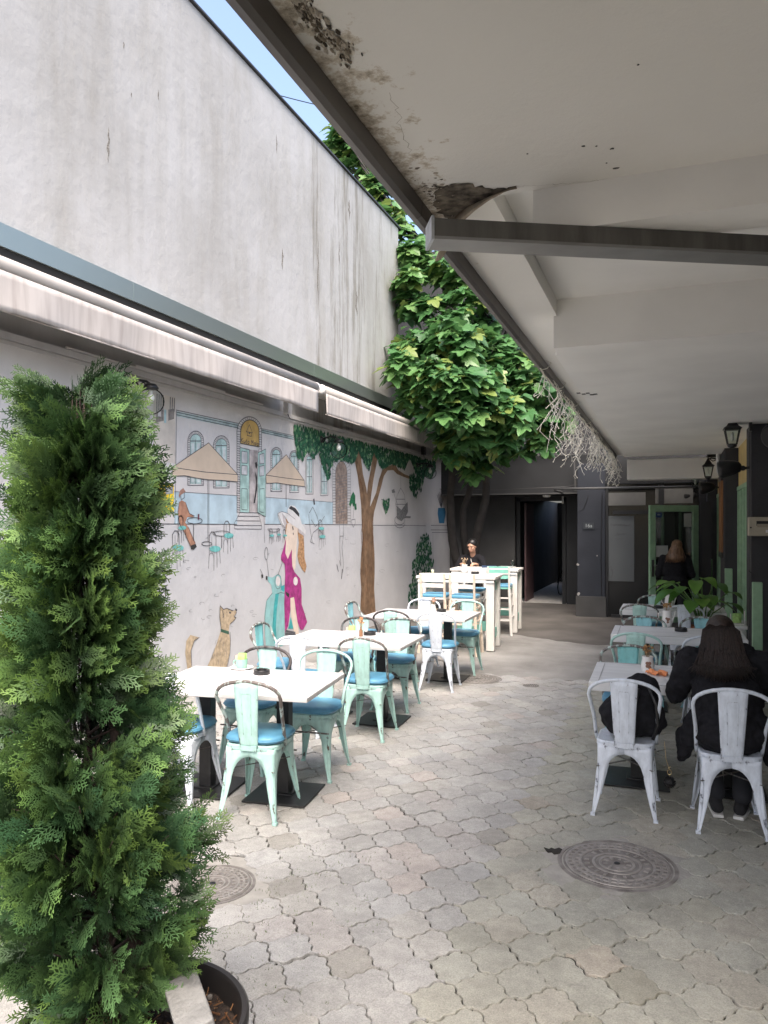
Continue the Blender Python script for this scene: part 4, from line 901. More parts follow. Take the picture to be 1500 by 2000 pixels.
# open green door across the walkway
dh = at_d(1363,1025,13.7); dl = at_d(1268,1025,13.45)
dw = (dh-dl); dw.z = 0; wd = dw.length; ang = math.atan2(dw.y, dw.x)
t = thing('green_door','open green door with a large glass pane at the end of the cafe','door',(dl.x,dl.y,.05),ang)
H_ = 2.10
b = MB(); fw = .115
b.box((fw/2,0,H_/2),(fw,.05,H_)); b.box((wd-fw/2,0,H_/2),(fw,.05,H_)); b.box((wd/2,0,H_-fw/2),(wd-2*fw-.001,.048,fw)); b.box((wd/2,0,.12),(wd-2*fw-.001,.048,.24)); b.build('door_frame', M_green, t, bevel=.004)
b = MB(); b.box((wd/2,0,(H_-fw+.24)/2),(wd-2*fw-.004,.006,H_-fw-.24-.004)); b.build('glass_pane', glass('door_glass',(.75,.8,.78),alpha=.22), t)
b = MB(); b.box((.055,-.03,.98),(.04,.01,.30)); b.build('handle_plate', mat('dark_steel',(.10,.10,.10),.4,metal=.8), t)
b = MB(); b.tube([(.055,-.035,1.03),(.055,-.075,1.03),(.09,-.08,1.03),(.18,-.08,1.03)],.010,8); b.build('handle', mat('chrome',(.7,.7,.7),.2,metal=1), t, smooth=True)
b = MB(); b.box((fw+.075,-.006,H_-fw-.06),(.12,.004,.085)); b.build('door_sticker', mat('blue_sticker',(.015,.05,.16),.5), t)
b = MB(); b.box((fw+.075,-.0085,H_-fw-.055),(.06,.002,.022)); b.build('sticker_print', mat('sticker_white',(.45,.5,.55),.5), t)
b = MB(); b.box((wd-fw-.10,-.006,H_-fw-.15),(.15,.004,.24)); b.box((fw+.14,-.006,1.28),(.24,.004,.20)); b.box((wd-fw-.17,-.006,.98),(.10,.004,.15)); b.build('paper_notice', mat('grey_paper',(.50,.52,.50),.7), t)
b = MB(); b.box((.575,14.3,1.1),(.16,.18,2.2)); child(b, 'door_post', M_char, fb)
# ================================================================= BACK BUILDING
M_dark = mat('soot_black_paint', (.012,.013,.015), .6, var=.2, scale=3)
M_slate = mat('slate_blue_paint', (.013,.017,.026), .7, col2=(.020,.024,.035), scale=3, bump=.3, bscale=40)
M_grey = mat('grey_passage_wall', (.06,.06,.06), .85, var=.14, scale=2, bump=.3)
bk = thing('back_building','dark building with a low passage closing the end of the yard','building',(-1.4,16,0))
b = MB(); b.box((-1.45,16.4,1.5),(.53,2.2,3.0)); child(b,'number_pillar',M_slate,bk,bevel=.01)
b = MB(); b.box((-1.45,15.27,.20),(.57,.06,.40)); child(b,'pillar_plinth',M_grey,bk)
b = MB(); rr = random.Random(2)
for px,py,s in ((1128,1103,.03),(1129,1160,.035),(1130,1172,.03),(1144,1167,.02),(1155,1167,.022),(1136,1184,.02),(1147,1182,.018),(1175,1183,.035),(1167,1085,.018)):
    q = at_d(px,py,14.86); n = 7; ring = [(q.x+s*rr.uniform(.5,1.1)*cos(2*pi*i/n), 15.2955, q.z+s*1.2*rr.uniform(.5,1.1)*sin(2*pi*i/n)) for i in range(n)]; b.add(ring,[tuple(range(n))])
child(b,'paint_scuff',mat('bare_plaster',(.35,.34,.33),.9),bk)
# number plate 16a
q = at_d(1150,1027,14.86); t = thing('house_number','small dark plate with the number 16a on the slate pillar','number plate',(q.x,15.285,q.z))
b = MB(); b.box((0,0,0),(.20,.012,.13)); b.build('plate', mat('dark_plate',(.022,.027,.035),.5), t)
text_obj('number', '16a', .10, tr(0,-.0075,-.0) @ rot('X',R(90)), mat('plate_print',(.30,.33,.34),.6), t)
b = MB(); b.box((-4.2,17.7,1.25),(1.65,.35,2.5)); b.box((-2.85,17.72,2.72),(4.2,.3,.56)); child(b,'passage_wall',M_grey,bk)
b = MB(); b.box((-3.43,21.3,1.25),(.12,6.9,2.5)); child(b,'passage_side',M_grey,bk)
b = MB(); b.box((-1.95,21.5,1.25),(.5,8,2.5)); b.box((-2.7,24.6,1.25),(1.3,.2,2.5)); b.box((-2.7,19.9,2.52),(1.9,4.2,.08)); child(b,'passage_inner',M_dark,bk)  # opening added in the unseen back of the roof, to light the floor
b = MB(); b.box((-3.30,17.62,1.2),(.08,.12,2.42)); b.box((-2.26,17.62,1.2),(.08,.12,2.42)); b.box((-2.78,17.62,2.39),(1.1,.12,.09)); child(b,'passage_frame',M_dark,bk)
b = MB(); b.box((-3.16,18.2,1.15),(.04,1.05,2.3)); child(b,'door_leaf',mat('maroon_door',(.10,.055,.06),.6,var=.1),bk)
b = MB(); b.box((-2.6,20.6,.003),(1.6,6,.012)); tag(b.build('passage_floor',mat('pale_screed',(.5,.49,.47),.8,var=.1)),kind='structure')
# overhang, mesh railing, mass above
b = MB(); b.box((-3.45,17.8,2.90),(3.95,2.0,.86)); child(b,'overhang',M_dark,bk,bevel=.01)
b = MB(); b.box((-3.3,16.78,2.485),(3.7,.05,.03)); child(b,'overhang_trim',mat('trim_grey',(.07,.07,.07),.5),bk)
b = MB()
for k in range(39): b.bar((-5.0+k*.1,16.72,3.30),(-5.0+k*.1,16.72,3.66),.008,.008)
for z in (3.32,3.42,3.54,3.66): b.bar((-5,16.72,z),(-1.1,16.72,z),.008,.01)
child(b,'mesh_railing',mat('grey_mesh',(.13,.13,.125),.6),bk)
b = MB(); b.box((-3.4,20.5,5.9),(8.2,5.4,5.2)); b.box((2.1,18.4,4.5),(3.2,6.2,9.0)); child(b,'upper_floor',M_char,bk)
b = MB(); b.box((-.05,15.45,2.93),(2.3,.28,.66)); child(b,'lintel',M_dark,bk)
b = MB(); b.tube([(-2.1,15.0,2.50),(.6,15.0,2.50)],.022,10); b.tube([(-2.1,15.0,2.50),(-2.2,15.6,2.50),(-2.2,16.8,2.50)],.022,10); tag(b.build('service_pipe',mat('grey_pipe',(.12,.12,.12),.5),smooth=True),'thin grey pipe running across below the end of the canopy','pipe')
b = MB(); b.bar((-1.9,16.6,2.52),(-1.92,16.6,3.2),.03,.03); child(b,'steel_strut',M_grey,bk); b = MB(); b.bar((-4.6,16.6,3.1),(-4.6,16.6,3.2),.03,.03); child(b,'steel_strut',M_grey,bk)
# glazed right part with the posters
b = MB(); b.box((-.05,15.42,1.29),(2.3,.06,2.6)); child(b,'dark_glazing',mat('dark_glazing',(.008,.009,.010),.15),bk)
b = MB(); b.box((-1.155,15.36,1.3),(.05,.06,2.6)); b.box((-.16,15.36,1.3),(.10,.06,2.6)); b.box((-.6,15.36,2.04),(.9,.05,.07)); b.box((-.6,15.355,.03),(.95,.09,.06)); child(b,'glazing_bar',M_dark,bk)
for x0,x1,y0,y1,lab in ((1183,1262,963,988,'plain grey panel'),(1281,1352,956,985,None)):
    p0 = at_d(x0,y1,15.0); p1 = at_d(x1,y0,14.8 if x0 > 1200 else 14.9); b = MB(); b.box(((p0.x+p1.x)/2,15.37,(p0.z+p1.z)/2),(abs(p1.x-p0.x),.03,abs(p1.z-p0.z))); child(b,'transom_panel',mat('grey_panel',(.13,.13,.125),.7,var=.05),bk)
p0 = at_d(1188,1133,15.0); p1 = at_d(1240,1008,14.9)
t = thing('poster','tall pale grey poster with faint handwriting on the dark glazing','poster',((p0.x+p1.x)/2,15.375,(p0.z+p1.z)/2))
PW_, PH_ = abs(p1.x-p0.x), abs(p1.z-p0.z)
b = MB(); b.box((0,0,0),(PW_,.01,PH_)); b.build('sheet', mat('grey_poster',(.11,.12,.125),.7,var=.06,scale=2), t)
b = MB(); rr = random.Random(8)
def scrib(x, z, w_, h):
    pts = []; n = int(w_/.02)
    for i in range(n): pts.append((x+i*.02, -.0075, z+rr.uniform(-h,h)))
    b.tube(pts, .0032, 4)
scrib(-.20,.46,.40,.018); scrib(-.12,.28,.24,.035); scrib(-.10,.19,.14,.008)
b.tube([(-.19+.04*cos(a*.4), -.0075, -.46+.10*sin(a*.4)*(1 if a < 16 else .5)) for a in range(20)], .003, 4)
b.build('handwriting', mat('poster_ink',(.09,.08,.08),.8), t)
b = MB(); b.box((-2.28,17.5,2.36),(.04,.03,.17)); tag(b.build('door_closer', mat('pale_closer',(.6,.6,.58),.5)),'small pale fitting at the top of the passage door','door fitting')
# bicycle in the passage
def bicycle(loc, rz):
    t = thing('bicycle','dark bicycle leaning inside the passage','bicycle',loc,rz); t.rotation_euler = (R(8),0,rz)
    for x in (-.52,.52):
        b = MB(); b.tube([(x+.33*cos(2*pi*i/28),0,.34+.33*sin(2*pi*i/28)) for i in range(28)],.016,6,closed=True); wl_ = b.build('wheel', M_blackp, t, smooth=True)
        b = MB(); b.tube([(x+.305*cos(2*pi*i/28),0,.34+.305*sin(2*pi*i/28)) for i in range(28)],.009,5,closed=True)
        for k in range(14): a = 2*pi*k/14; b.tube([(x,0,.34),(x+.30*cos(a),0,.34+.30*sin(a))],.0022,3)
        b.build('rim', mat('bike_alloy',(.55,.55,.55),.3,metal=.8), wl_)
        b = MB(); b.tube([(x+.37*cos(a),0,.34+.37*sin(a)) for a in [R(q) for q in range(20,181,16)]],.02,5); b.build('mudguard', M_blackp, t)
    b = MB(); 
    for a_,c_ in (((-.52,0,.34),(-.12,0,.28)),((-.12,0,.28),(-.2,0,.82)),((-.2,0,.72),(.36,0,.78)),((-.12,0,.28),(.36,0,.70)),((-.52,0,.34),(-.2,0,.72)),((.52,0,.34),(.34,0,.95))): b.tube([a_,c_],.016,8)
    b.build('frame', mat('bike_paint',(.03,.03,.035),.3), t, smooth=True)
    b = MB(); b.tube([(.34,0,.95),(.30,.0,1.02),(.28,.28,1.03),(.18,.30,1.01)],.012,6); b.tube([(.30,.0,1.02),(.28,-.28,1.03),(.18,-.30,1.01)],.012,6); b.build('handlebar', MATS['bike_alloy'], t, smooth=True)
    b = MB(); b.ball((-.22,0,.88),.09,12,sc=(1.5,.9,.4)); b.build('saddle', M_blackp, t, smooth=True)
bicycle((-2.52,20.3,0),R(78))

# cables and small fittings on the far facade and the pillars
b = MB(); b.tube([(-1.25,15.285,0.4),(-1.26,15.28,1.2),(-1.24,15.285,2.4)],.006,5); b.tube([(-5.0,16.70,2.62),(-3.6,16.70,2.58),(-2.1,16.70,2.62),(-1.75,16.70,2.7)],.007,5); b.tube([(-1.7,15.27,2.05),(-1.6,15.27,2.1),(-1.5,15.27,2.35)],.005,5)
tag(b.build('facade_cable', M_blackp),'thin black cables clipped to the dark far facade','cable')
b = MB(); b.tube([(.80,9.16,1.30),(.822,9.165,1.28),(.86,9.16,1.25)],.004,5); b.tube([(.81,9.17,3.0),(.815,9.17,2.0),(.812,9.17,.4)],.004,5); child(b,'cable',M_blackp,fb)
b = MB(); b.tube([(.73,11.93,2.9),(.732,11.93,1.4),(.73,11.93,.3)],.004,5); child(b,'cable',M_blackp,fb)
t = thing('wall_light','small round white light fitting under the dark overhang','light fitting',(-2.55,16.9,2.46)); b = MB(); b.lathe([(.001,.0),(.09,.0),(.09,-.03),(.07,-.05),(.001,-.06)],n=20); b.build('diffuser',M_bulb,t,smooth=True)
# ================================================================= METAL CHAIRS
def leg_mb(sx, sy):
    """pressed-sheet corner leg with its half of the two arches; foot splayed outwards"""
    b = MB(); zs = [0,.03,.08,.15,.22,.27,.31,.34,.362,.376,.384,.40,.435]
    rows = []
    for z in zs:
        f = z/.435; cx = .192-.030*f-.012*sin(pi*f); cy = (.212 if sy > 0 else .214)-.046*f-.012*sin(pi*f)
        ax, ay = cx, cy
        def arm(half, z):
            base = .016+.030*min(1, z/.22)
            if z <= .20: return base
            if z >= .384: return half
            u = (z-.20)/.184; op = (half-.046)*sqrt(max(0, 1-u**2.4)); return min(half, half-op)
        lx, ly = arm(ax, z), arm(ay, z); rd = min(.022, lx*.7, ly*.7)
        pts = [(ax-lx, ay), (ax-lx*.5-rd*.5, ay)]
        for k in range(5): a = R(90-90*k/4); pts.append((ax-rd+rd*cos(a), ay-rd+rd*sin(a)))
        pts += [(ax, ay-ly*.5-rd*.5), (ax, ay-ly)]
        rows.append([(p[0]*sx, p[1]*sy, z) for p in pts])
    n = len(rows[0]); vs = [p for r_ in rows for p in r_]
    fs = [(i*n+j, i*n+j+1, (i+1)*n+j+1, (i+1)*n+j) for i in range(len(rows)-1) for j in range(n-1)]
    if sx*sy < 0: fs = [f[::-1] for f in fs]
    b.add(vs, fs)
    # pressed groove rib along the corner
    b.tube([(sx*(.187-.030*f-.012*sin(pi*f)), sy*(.207-.046*f-.012*sin(pi*f)), .435*f) for f in (.06,.2,.4,.6,.72)], [.006,.010,.012,.010,.003], 6)
    b.box((sx*.184, sy*.204, .006), (.026,.026,.014))
    return b
def make_chair(paint, hoop, cushion=True, splat_mat=None):
    t = thing('metal_chair', 'x', 'chair')
    for a, c in ((1,1),(-1,1),(-1,-1),(1,-1)): leg_mb(a, c).build('leg', paint, t, smooth=True, auto=R(50), solid=.003)
    b = MB(); o_ = rrect(.345,.345,.07,6); q = rrect(.325,.325,.06,6); n = len(o_)
    vs = [(x,y,.425) for x,y in o_]+[(x,y,.448) for x,y in o_]+[(x,y,.456) for x,y in q]+[(x*.9,y*.9,.449) for x,y in q]
    b.add(vs, [tuple(range(n-1,-1,-1))]+[(k*n+i,k*n+(i+1)%n,(k+1)*n+(i+1)%n,(k+1)*n+i) for k in range(3) for i in range(n)]+[tuple(range(3*n,4*n))])
    b.build('seat', paint, t, smooth=True, auto=R(40))
    b = MB(); b.bar((-.165,-.185,.30),(.165,.185,.30),.012,.003); b.bar((-.165,.185,.304),(.165,-.185,.304),.012,.003)
    b.tube([(-.17,.19,.335),(.17,.19,.335)],.006,6); b.build('stretcher', M_steel, t)
    # hoop
    pts = [(-.178,-.02,.43),(-.182,-.045,.47),(-.190,-.10,.60),(-.205,-.160,.70)]
    for k in range(13): a = pi-pi*k/12; pts.append((.212*cos(a)*1.0, -.185-.028*sin(a), .745+.105*sin(a)**.85))
    pts += [(-p[0],p[1],p[2]) for p in pts[3::-1]]
    b = MB(); b.tube(pts, .0115, 10); b.build('back_hoop', hoop, t, smooth=True)
    # splat, wide at the top
    b = MB(); vs = []; cols = 9; rws = 12
    for i in range(rws):
        f = i/(rws-1); z = .43+f*.415; y = -.165-.046*f-.008*sin(pi*f); w_ = .058+.024*f
        for j in range(cols):
            u = -1+2*j/(cols-1); vs.append((u*w_, y-.010*(1-u*u)-(.004 if abs(u) > .99 else 0), z))
    b.add(vs, [(i*cols+j,i*cols+j+1,(i+1)*cols+j+1,(i+1)*cols+j) for i in range(rws-1) for j in range(cols-1)])
    b.build('back_splat', splat_mat or paint, t, smooth=True, solid=.004)
    b = MB()
    def sp(u, f): return (u*(.058+.024*f), -.165-.046*f-.008*sin(pi*f)-.010*(1-u*u)-.0028, .43+f*.415)
    for path in ([(-.42,.22),(-.40,.5),(-.42,.78),(-.36,.84),(.36,.84),(.42,.78),(.40,.5),(.42,.22)],): b.tube([sp(*p_) for p_ in path], .0022, 4)
    b.box((0,-.176,.437),(.105,.012,.03)); b.build('pressed_rib', splat_mat or paint, t)
    if cushion:
        b = MB(); k = 7; prof = [(.86,.0),(.97,.008),(1.0,.022),(.985,.036),(.93,.046),(.75,.053),(.45,.056),(.2,.057)]
        base = rrect(.375,.365,.10,6); n = len(base); vs = []
        for s_, z in prof: vs += [(x*s_, y*s_+.01, .457+z) for x, y in base]
        b.add(vs, [tuple(range(n-1,-1,-1))]+[(q_*n+i,q_*n+(i+1)%n,(q_+1)*n+(i+1)%n,(q_+1)*n+i) for q_ in range(len(prof)-1) for i in range(n)]+[tuple(range((len(prof)-1)*n,len(prof)*n))])
        cu = b.build('seat_cushion', M_cush, t, smooth=True)
        b = MB(); b.tube([(x*1.004,y*1.004+.01,.479) for x,y in base], .0035, 5, closed=True); b.build('piping', M_cush, cu, smooth=True)
    return t
M_bluewhite = M_white
protos = {}
def place(kind, x, y, deg, label):
    if kind not in protos:
        p_, h_, c_ = {'mint':(M_mint,M_steel,1),'mintdark':(M_mint,M_dkhoop,1),'mintmint':(M_mint,M_mint,1),'white':(M_white,M_white,1),'whitebare':(M_white,M_white,0),'teal':(M_teal,M_steel,1),'cyan':(MATS['cyan_paint'],M_steel,1)}[kind]
        t = protos[kind] = make_chair(p_, h_, c_)
    else: t = copy_tree(protos[kind])
    t.location = (x,y,0.001); t.rotation_euler = (0,0,R(deg)); t['label'] = label; t['category'] = 'chair'
    t['group'] = 'metal cafe chairs at the tables'; return t
worn('cyan_paint', (0.27,0.58,0.64), amount=.33)
# left row
place('mint',-2.42,4.20,6,'mint metal chair with rusty hoop at the near right front of the closest left table')
place('white',-3.02,4.22,4,'white metal chair half behind the conifer at the closest left table')
place('mintmint',-2.42,5.0,184,'mint metal chair facing the camera at the right back of the closest left table')
place('mintdark',-2.92,4.97,181,'mint metal chair with blackened hoop at the left back of the closest left table')
place('white',-2.97,5.97,2,'white metal chair on the near side of the second left table')
place('mint',-2.42,6.05,3,'mint metal chair at the near right corner of the second left table')
place('teal',-3.50,6.42,-88,'turquoise metal chair at the wall end of the second left table by the painted scooter')
place('mint',-2.54,7.05,182,'mint metal chair facing the camera at the right back of the second left table')
place('mintdark',-2.97,6.98,178,'mint metal chair at the left back of the second left table')
place('mintdark',-2.89,8.06,0,'mint metal chair at the near left of the third left table')
place('white',-2.38,8.05,3,'white metal chair with bright blue seat at the near right of the third left table')
place('cyan',-3.48,8.60,-90,'metal chair at the wall end of the third left table, before the painted tree trunk')
place('mintmint',-2.37,9.03,181,'mint metal chair facing the camera at the right back of the third left table')
place('white',-2.95,9.05,178,'white metal chair facing the camera at the left back of the third left table')
# right row
place('whitebare',-.262,5.06,-1,'white metal chair holding a black bag at the closest right table')
place('whitebare',.325,5.0,3,'white metal chair with the long-haired woman seated on it')
place('teal',-.30,6.05,183,'turquoise metal chair facing the camera across the closest right table')
place('mintmint',-.27,7.18,-3,'mint metal chair on the near side of the second right table')
place('cyan',-.25,8.08,181,'light turquoise metal chair facing the camera behind the second right table')
place('cyan',.30,8.22,178,'light turquoise metal chair behind the second right table, in front of the leafy plant')
place('white',.30,7.22,4,'white metal chair hidden mostly by the woman at the second right table')
place('mint',-.35,9.72,2,'mint metal chair with steel hoop on the near side of the farthest right table')
place('white',.17,9.80,-4,'white metal chair on the near side of the farthest right table, beside the leafy plant')
place('mint',-.20,10.62,180,'mint metal chair on the far side of the farthest right table')

# ================================================================= TABLES
def table(x, y, deg, w_, d_, label, m, thick=.032, base=True, apron=False, zt=.75):
    t = thing('cafe_table', label, 'table', (x,y,0), R(deg), 'white cafe tables on black pedestals')
    b = MB(); b.box((0,0,zt-thick/2),(w_,d_,thick)); b.build('tabletop', m, t, bevel=.006)
    if apron:
        b = MB(); 
        for s_ in (-1,1): b.box((0,s_*(d_/2-.010),zt+.0015),(w_-.13,.016,.003)); b.box((s_*(w_/2-.062),0,zt+.0017),(.005,d_-.008,.0034))
        b.build('board_joint', mat('joint_grey',(.42,.42,.42),.7), t)
    for s_ in ((-1,1) if w_ > 1 else (0,)):
        px_ = s_*(w_/2-.30)
        b = MB(); b.box((px_,0,(zt-thick)/2+.01),(.085,.085,zt-thick-.03)); b.box((px_,0,zt-thick-.008),(.34,.34,.012)); b.build('pedestal', M_black, t, bevel=.004)
        b = MB(); b.box((px_,0,.012),(.43,.43,.012)); b.box((px_,0,.022),(.14,.14,.01)); b.build('base_plate', M_black, t, bevel=.003)
    return t
table(-2.685,4.46,7.2,1.16,.81,'closest left white table with a mint cup and black ashtray',M_top)
table(-2.76,6.48,2.6,1.18,.82,'second left white table with dried flowers in a small bottle',M_top)
table(-2.73,8.54,1.2,1.20,.82,'third left white table, in front of the bar tables',M_top)
table(.08,5.64,1,1.20,.77,'closest right white table where the long-haired woman sits',M_wtop,.062,apron=True)
table(.06,7.96-.02,.5,1.20,.70,'second right white table with a white jug of dried flowers',M_wtop,.075,apron=True)
table(.02,10.22,0,1.22,.72,'farthest right white table near the open green door',M_wtop,.07,apron=True)
def bar_table(x, y, deg, label):
    t = thing('bar_table', label, 'bar table', (x,y,0), R(deg), 'tall white bar tables'); zt = 1.06
    b = MB(); b.box((0,0,zt-.02),(1.16,.66,.04)); b.box((0,-.31,zt-.075),(1.12,.02,.035)); b.box((0,.31,zt-.075),(1.12,.02,.035)); b.build('tabletop', M_htop, t, bevel=.006)
    for sx_ in (-1,1):
        for sy_ in (-1,1):
            b = MB(); b.box((sx_*.50,sy_*.255,(zt-.045)/2+.004),(.115,.10,zt-.05)); b.build('leg', M_htop, t, bevel=.006)
    b = MB()
    for sx_ in (-1,1): b.box((sx_*.50,0,.22),(.035,.40,.14)); b.box((sx_*.50,0,.90),(.03,.40,.12))
    b.box((0,0,.32),(.96,.03,.14)); b.build('footrest_board', M_mintwood, t, bevel=.004)
    return t
bar_table(-2.91,10.86,3.5,'nearer tall white bar table with a white vase of dried flowers')
bar_table(-2.95,12.82,3.0,'farther tall white bar table where a person in black sits')
def make_stool(m, m2):
    t = thing('bar_stool','x','bar stool'); zs = .76
    for sx_ in (-1,1):
        b = MB(); b.bar((sx_*.205,-.215,0),(sx_*.165,-.165,zs),.034,.034); b.bar((sx_*.165,-.166,zs-.01),(sx_*.170,-.215,1.12),.032,.026); b.build('leg', m, t, bevel=.003)
        b = MB(); b.bar((sx_*.20,.21,0),(sx_*.155,.155,zs),.034,.034); b.build('leg', m, t, bevel=.003)
    b = MB()
    for z, q in ((.22,.198),(.40,.189),(.58,.178)):
        b.bar((-q,q+.002,z),(q,q+.002,z),.016,.022); b.bar((-q,-q-.004,z+.03),(q,-q-.004,z+.03),.016,.022)
        for sx_ in (-1,1): b.bar((sx_*q,-q,z+.07),(sx_*q,q,z+.07),.016,.022)
    b.build('rung', m, t)
    b = MB(); b.prism(rrect(.37,.37,.05,4),zs-.005,zs+.022); b.build('seat', m2, t, bevel=.004)
    b = MB()
    for z in (.95,1.045): b.box((0,-.193-(z-.95)*.13,z),(.325,.016,.058))
    b.box((0,-.212,1.108),(.37,.02,.03)); b.build('back_slat', m2, t, bevel=.003)
    b = MB(); b.prism(rrect(.38,.38,.08,5),zs+.023,zs+.068); b.build('seat_cushion', M_cush, t, bevel=.015)
    return t
sp_ = {}
def stool(kind, x, y, deg, label):
    if kind not in sp_: t = sp_[kind] = make_stool(*{'cream':(M_cream,M_htop),'mint':(M_htop,M_mintwood),'white':(M_htop,M_htop)}[kind])
    else: t = copy_tree(sp_[kind])
    t.location = (x,y,.001); t.rotation_euler = (0,0,R(deg)); t['label'] = label; t['category'] = 'bar stool'; t['group'] = 'wooden bar stools at the tall tables'
stool('cream',-3.12,10.35,3,'left cream wooden bar stool on the near side of the nearer bar table'); stool('cream',-2.68,10.30,2,'right cream wooden bar stool on the near side of the nearer bar table')
stool('white',-2.86,11.42,182,'white bar stool on the far side of the nearer bar table'); 
stool('mint',-2.62,12.36,4,'mint-backed bar stool on the near side of the farther bar table'); stool('white',-3.42,13.62,170,'bar stool under the person in black')
# ================================================================= THINGS ON TABLES
def lathe_thing(name, label, cat, loc, parts, group=None, rz=0):
    t = thing(name, label, cat, loc, rz, group)
    for nm, prof, m in parts:
        b = MB(); b.lathe(prof, n=24); b.build(nm, m, t, smooth=True, auto=R(45))
    return t
M_mintcer = mat('mint_ceramic', (.28,.58,.42), .25); M_whcer = mat('white_ceramic', (.78,.77,.75), .22)
M_lime = mat('green_paper', (.42,.66,.22), .7, var=.15, scale=40); M_pink = mat('pink_paper', (.72,.45,.36), .7)
ZT = .7505
def ashtray(x, y, z, label):
    t = thing('ashtray', label, 'ashtray', (x,y,z), random.uniform(0,1), 'black ashtrays on the tables')
    b = MB(); b.lathe([(.001,0),(.058,0),(.060,.005),(.058,.030),(.054,.034),(.044,.031),(.041,.010),(.001,.008)], n=28); b.build('bowl', M_blackp, t, smooth=True, auto=R(40))
    b = MB()
    for k in range(3): a = 2*pi*k/3; b.box((.050*cos(a),.050*sin(a),.0335),(.022,.010,.008),None)
    b.build('rest_notch', mat('ash_grey',(.09,.09,.09),.8), t)
def on(px, py, z): d = F*(CH-z)/(py-1025); return at_d(px, py, d)
def cup_set(px, py, label, saucer=True, white=False):
    p_ = on(px,py,ZT); z = ZT
    if saucer:
        t = lathe_thing('saucer','white saucer with dark rim under the mint cup on the closest left table','saucer',(p_.x,p_.y,z),[('plate',[(.001,0),(.045,0),(.082,.014),(.084,.018),(.078,.017),(.04,.006),(.001,.005)],M_whcer)])
        z += .0065
    t = thing('cup', label, 'cup', (p_.x,p_.y,z)); k = M_whcer if white else M_mintcer
    b = MB(); b.lathe([(.001,0),(.030,0),(.036,.008),(.041,.035),(.043,.068),(.040,.068),(.037,.03),(.030,.01),(.001,.008)], n=28); b.build('bowl', k, t, smooth=True, auto=R(50))
    b = MB(); b.tube([(-.038+.024*cos(a)-.003,-.006,.038+.020*sin(a)) for a in [R(q) for q in range(70,291,22)]],.0045,6); b.build('handle', k, t, smooth=True)
    s_ = thing('sugar_sachets', 'green and pink sachets standing in the '+('white pot' if white else 'mint cup')+' on the '+('second' if white else 'closest')+' left table','sachets',(p_.x,p_.y,z+.012))
    b = MB(); rr = random.Random(3)
    for i in range(5): b.box((.010,-.015+i*.0075,.052+rr.uniform(-.003,.004)),(.052,.003,.094),rot('Y',rr.uniform(-.08,.06)))
    b.build('green_sachet', M_lime, s_)
    b = MB()
    for i in range(3): b.box((-.024,-.012+i*.008,.045),(.020,.003,.085),rot('Y',-.14))
    b.build('pink_sachet', M_pink, s_)
cup_set(472,1307,'mint ceramic cup on a saucer on the closest left table'); ashtray(*on(511,1317,ZT).xy,ZT,'black ashtray beside the mint cup on the closest left table')
M_cloth = mat('white_doily', (.84,.83,.84), .9)
b = MB(); p_ = on(488,1316,ZT); b.prism([(-.20,-.09),(0,-.16),(.22,-.06),(.24,.03),(.02,.13),(-.22,.04)],0,.0012, tr(p_.x,p_.y,ZT)); 
tag(b.build('table_doily', M_cloth),'thin white doily under the cup on the closest left table','doily')
cup_set(686,1245,'white pot with printed rings on the second left table',False,True); ashtray(*on(722,1240,ZT).xy,ZT,'black ashtray on the second left table')
M_petal = attr_mat('dried_petals', .9)
def flowers(px, py, z, h, label, vessel_label, r=.022, vh=.10, vm=None, col=((.50,.25,.10),(.62,.38,.20),(.40,.17,.08)), fr=.034, kind='bottle', n=16, handle=False, logo=False):
    p_ = on(px,py,z); t = thing(kind, vessel_label, kind.replace('_',' '), (p_.x,p_.y,z))
    b = MB()
    if kind == 'bottle': b.lathe([(.001,0),(r,0),(r*1.05,.01),(r*1.05,vh*.6),(r*.5,vh*.8),(r*.45,vh),(r*.3,vh),(r*.3,.02),(.001,.02)], n=18)
    else: b.lathe([(.001,0),(r*.95,0),(r*1.08,vh*.15),(r*1.1,vh*.45),(r*.88,vh*.85),(r*1.0,vh),(r*.9,vh),(r*.8,vh*.7),(.001,vh*.65)], n=22)
    b.build('body', vm or M_whcer, t, smooth=True, auto=R(50))
    if handle:
        b = MB(); b.tube([(-r*.95,0,vh*.86),(-r*1.8,0,vh*.80),(-r*1.75,0,vh*.45),(-r*1.0,0,vh*.22)],.006,6); b.build('handle', vm or M_whcer, t, smooth=True)
        b = MB(); b.tube([(r*.95,0,vh*.25),(r*1.35,0,vh*.6),(r*1.75,0,vh*.98)],[.012,.009,.007],8); b.build('spout', vm or M_whcer, t, smooth=True)
    if logo:
        b = MB(); 
        for q in range(5): b.lathe([(.001,0),(.012,0),(.012,.0015),(.001,.002)],n=10,M=tr(random.uniform(-.012,.012)+.006,-r*1.06-.001,vh*.42+random.uniform(-.02,.02)) @ rot('X',R(90)))
        b.build('painted_motif', mat('brown_motif',(.22,.11,.07),.6), t)
    f = thing('dried_flowers', label, 'flowers', (p_.x,p_.y,z+vh*.7)); rr = random.Random(int(px)); b = MB(); st = MB()
    for _ in range(n):
        a = rr.uniform(0,2*pi); q = rr.uniform(.1,1)*fr; c_ = V((q*cos(a),q*sin(a),vh*.3+h*rr.uniform(.45,1))); st.tube([(0,0,0),c_],.0014,4)
        for _2 in range(10):
            d_ = V((rr.gauss(0,1),rr.gauss(0,1),rr.gauss(0,1))).normalized(); e = d_.orthogonal().normalized()*.006; k = d_.cross(e); l = rr.uniform(.008,.015)
            b.add([c_-e*.5,c_+d_*l+k*.6,c_+e,c_+d_*l*.7-k],[(0,1,2,3)],None,rr.choice(col))
    st.build('stem', mat('dry_stem',(.30,.22,.12),.8), f); b.build('flower_head', M_petal, f)
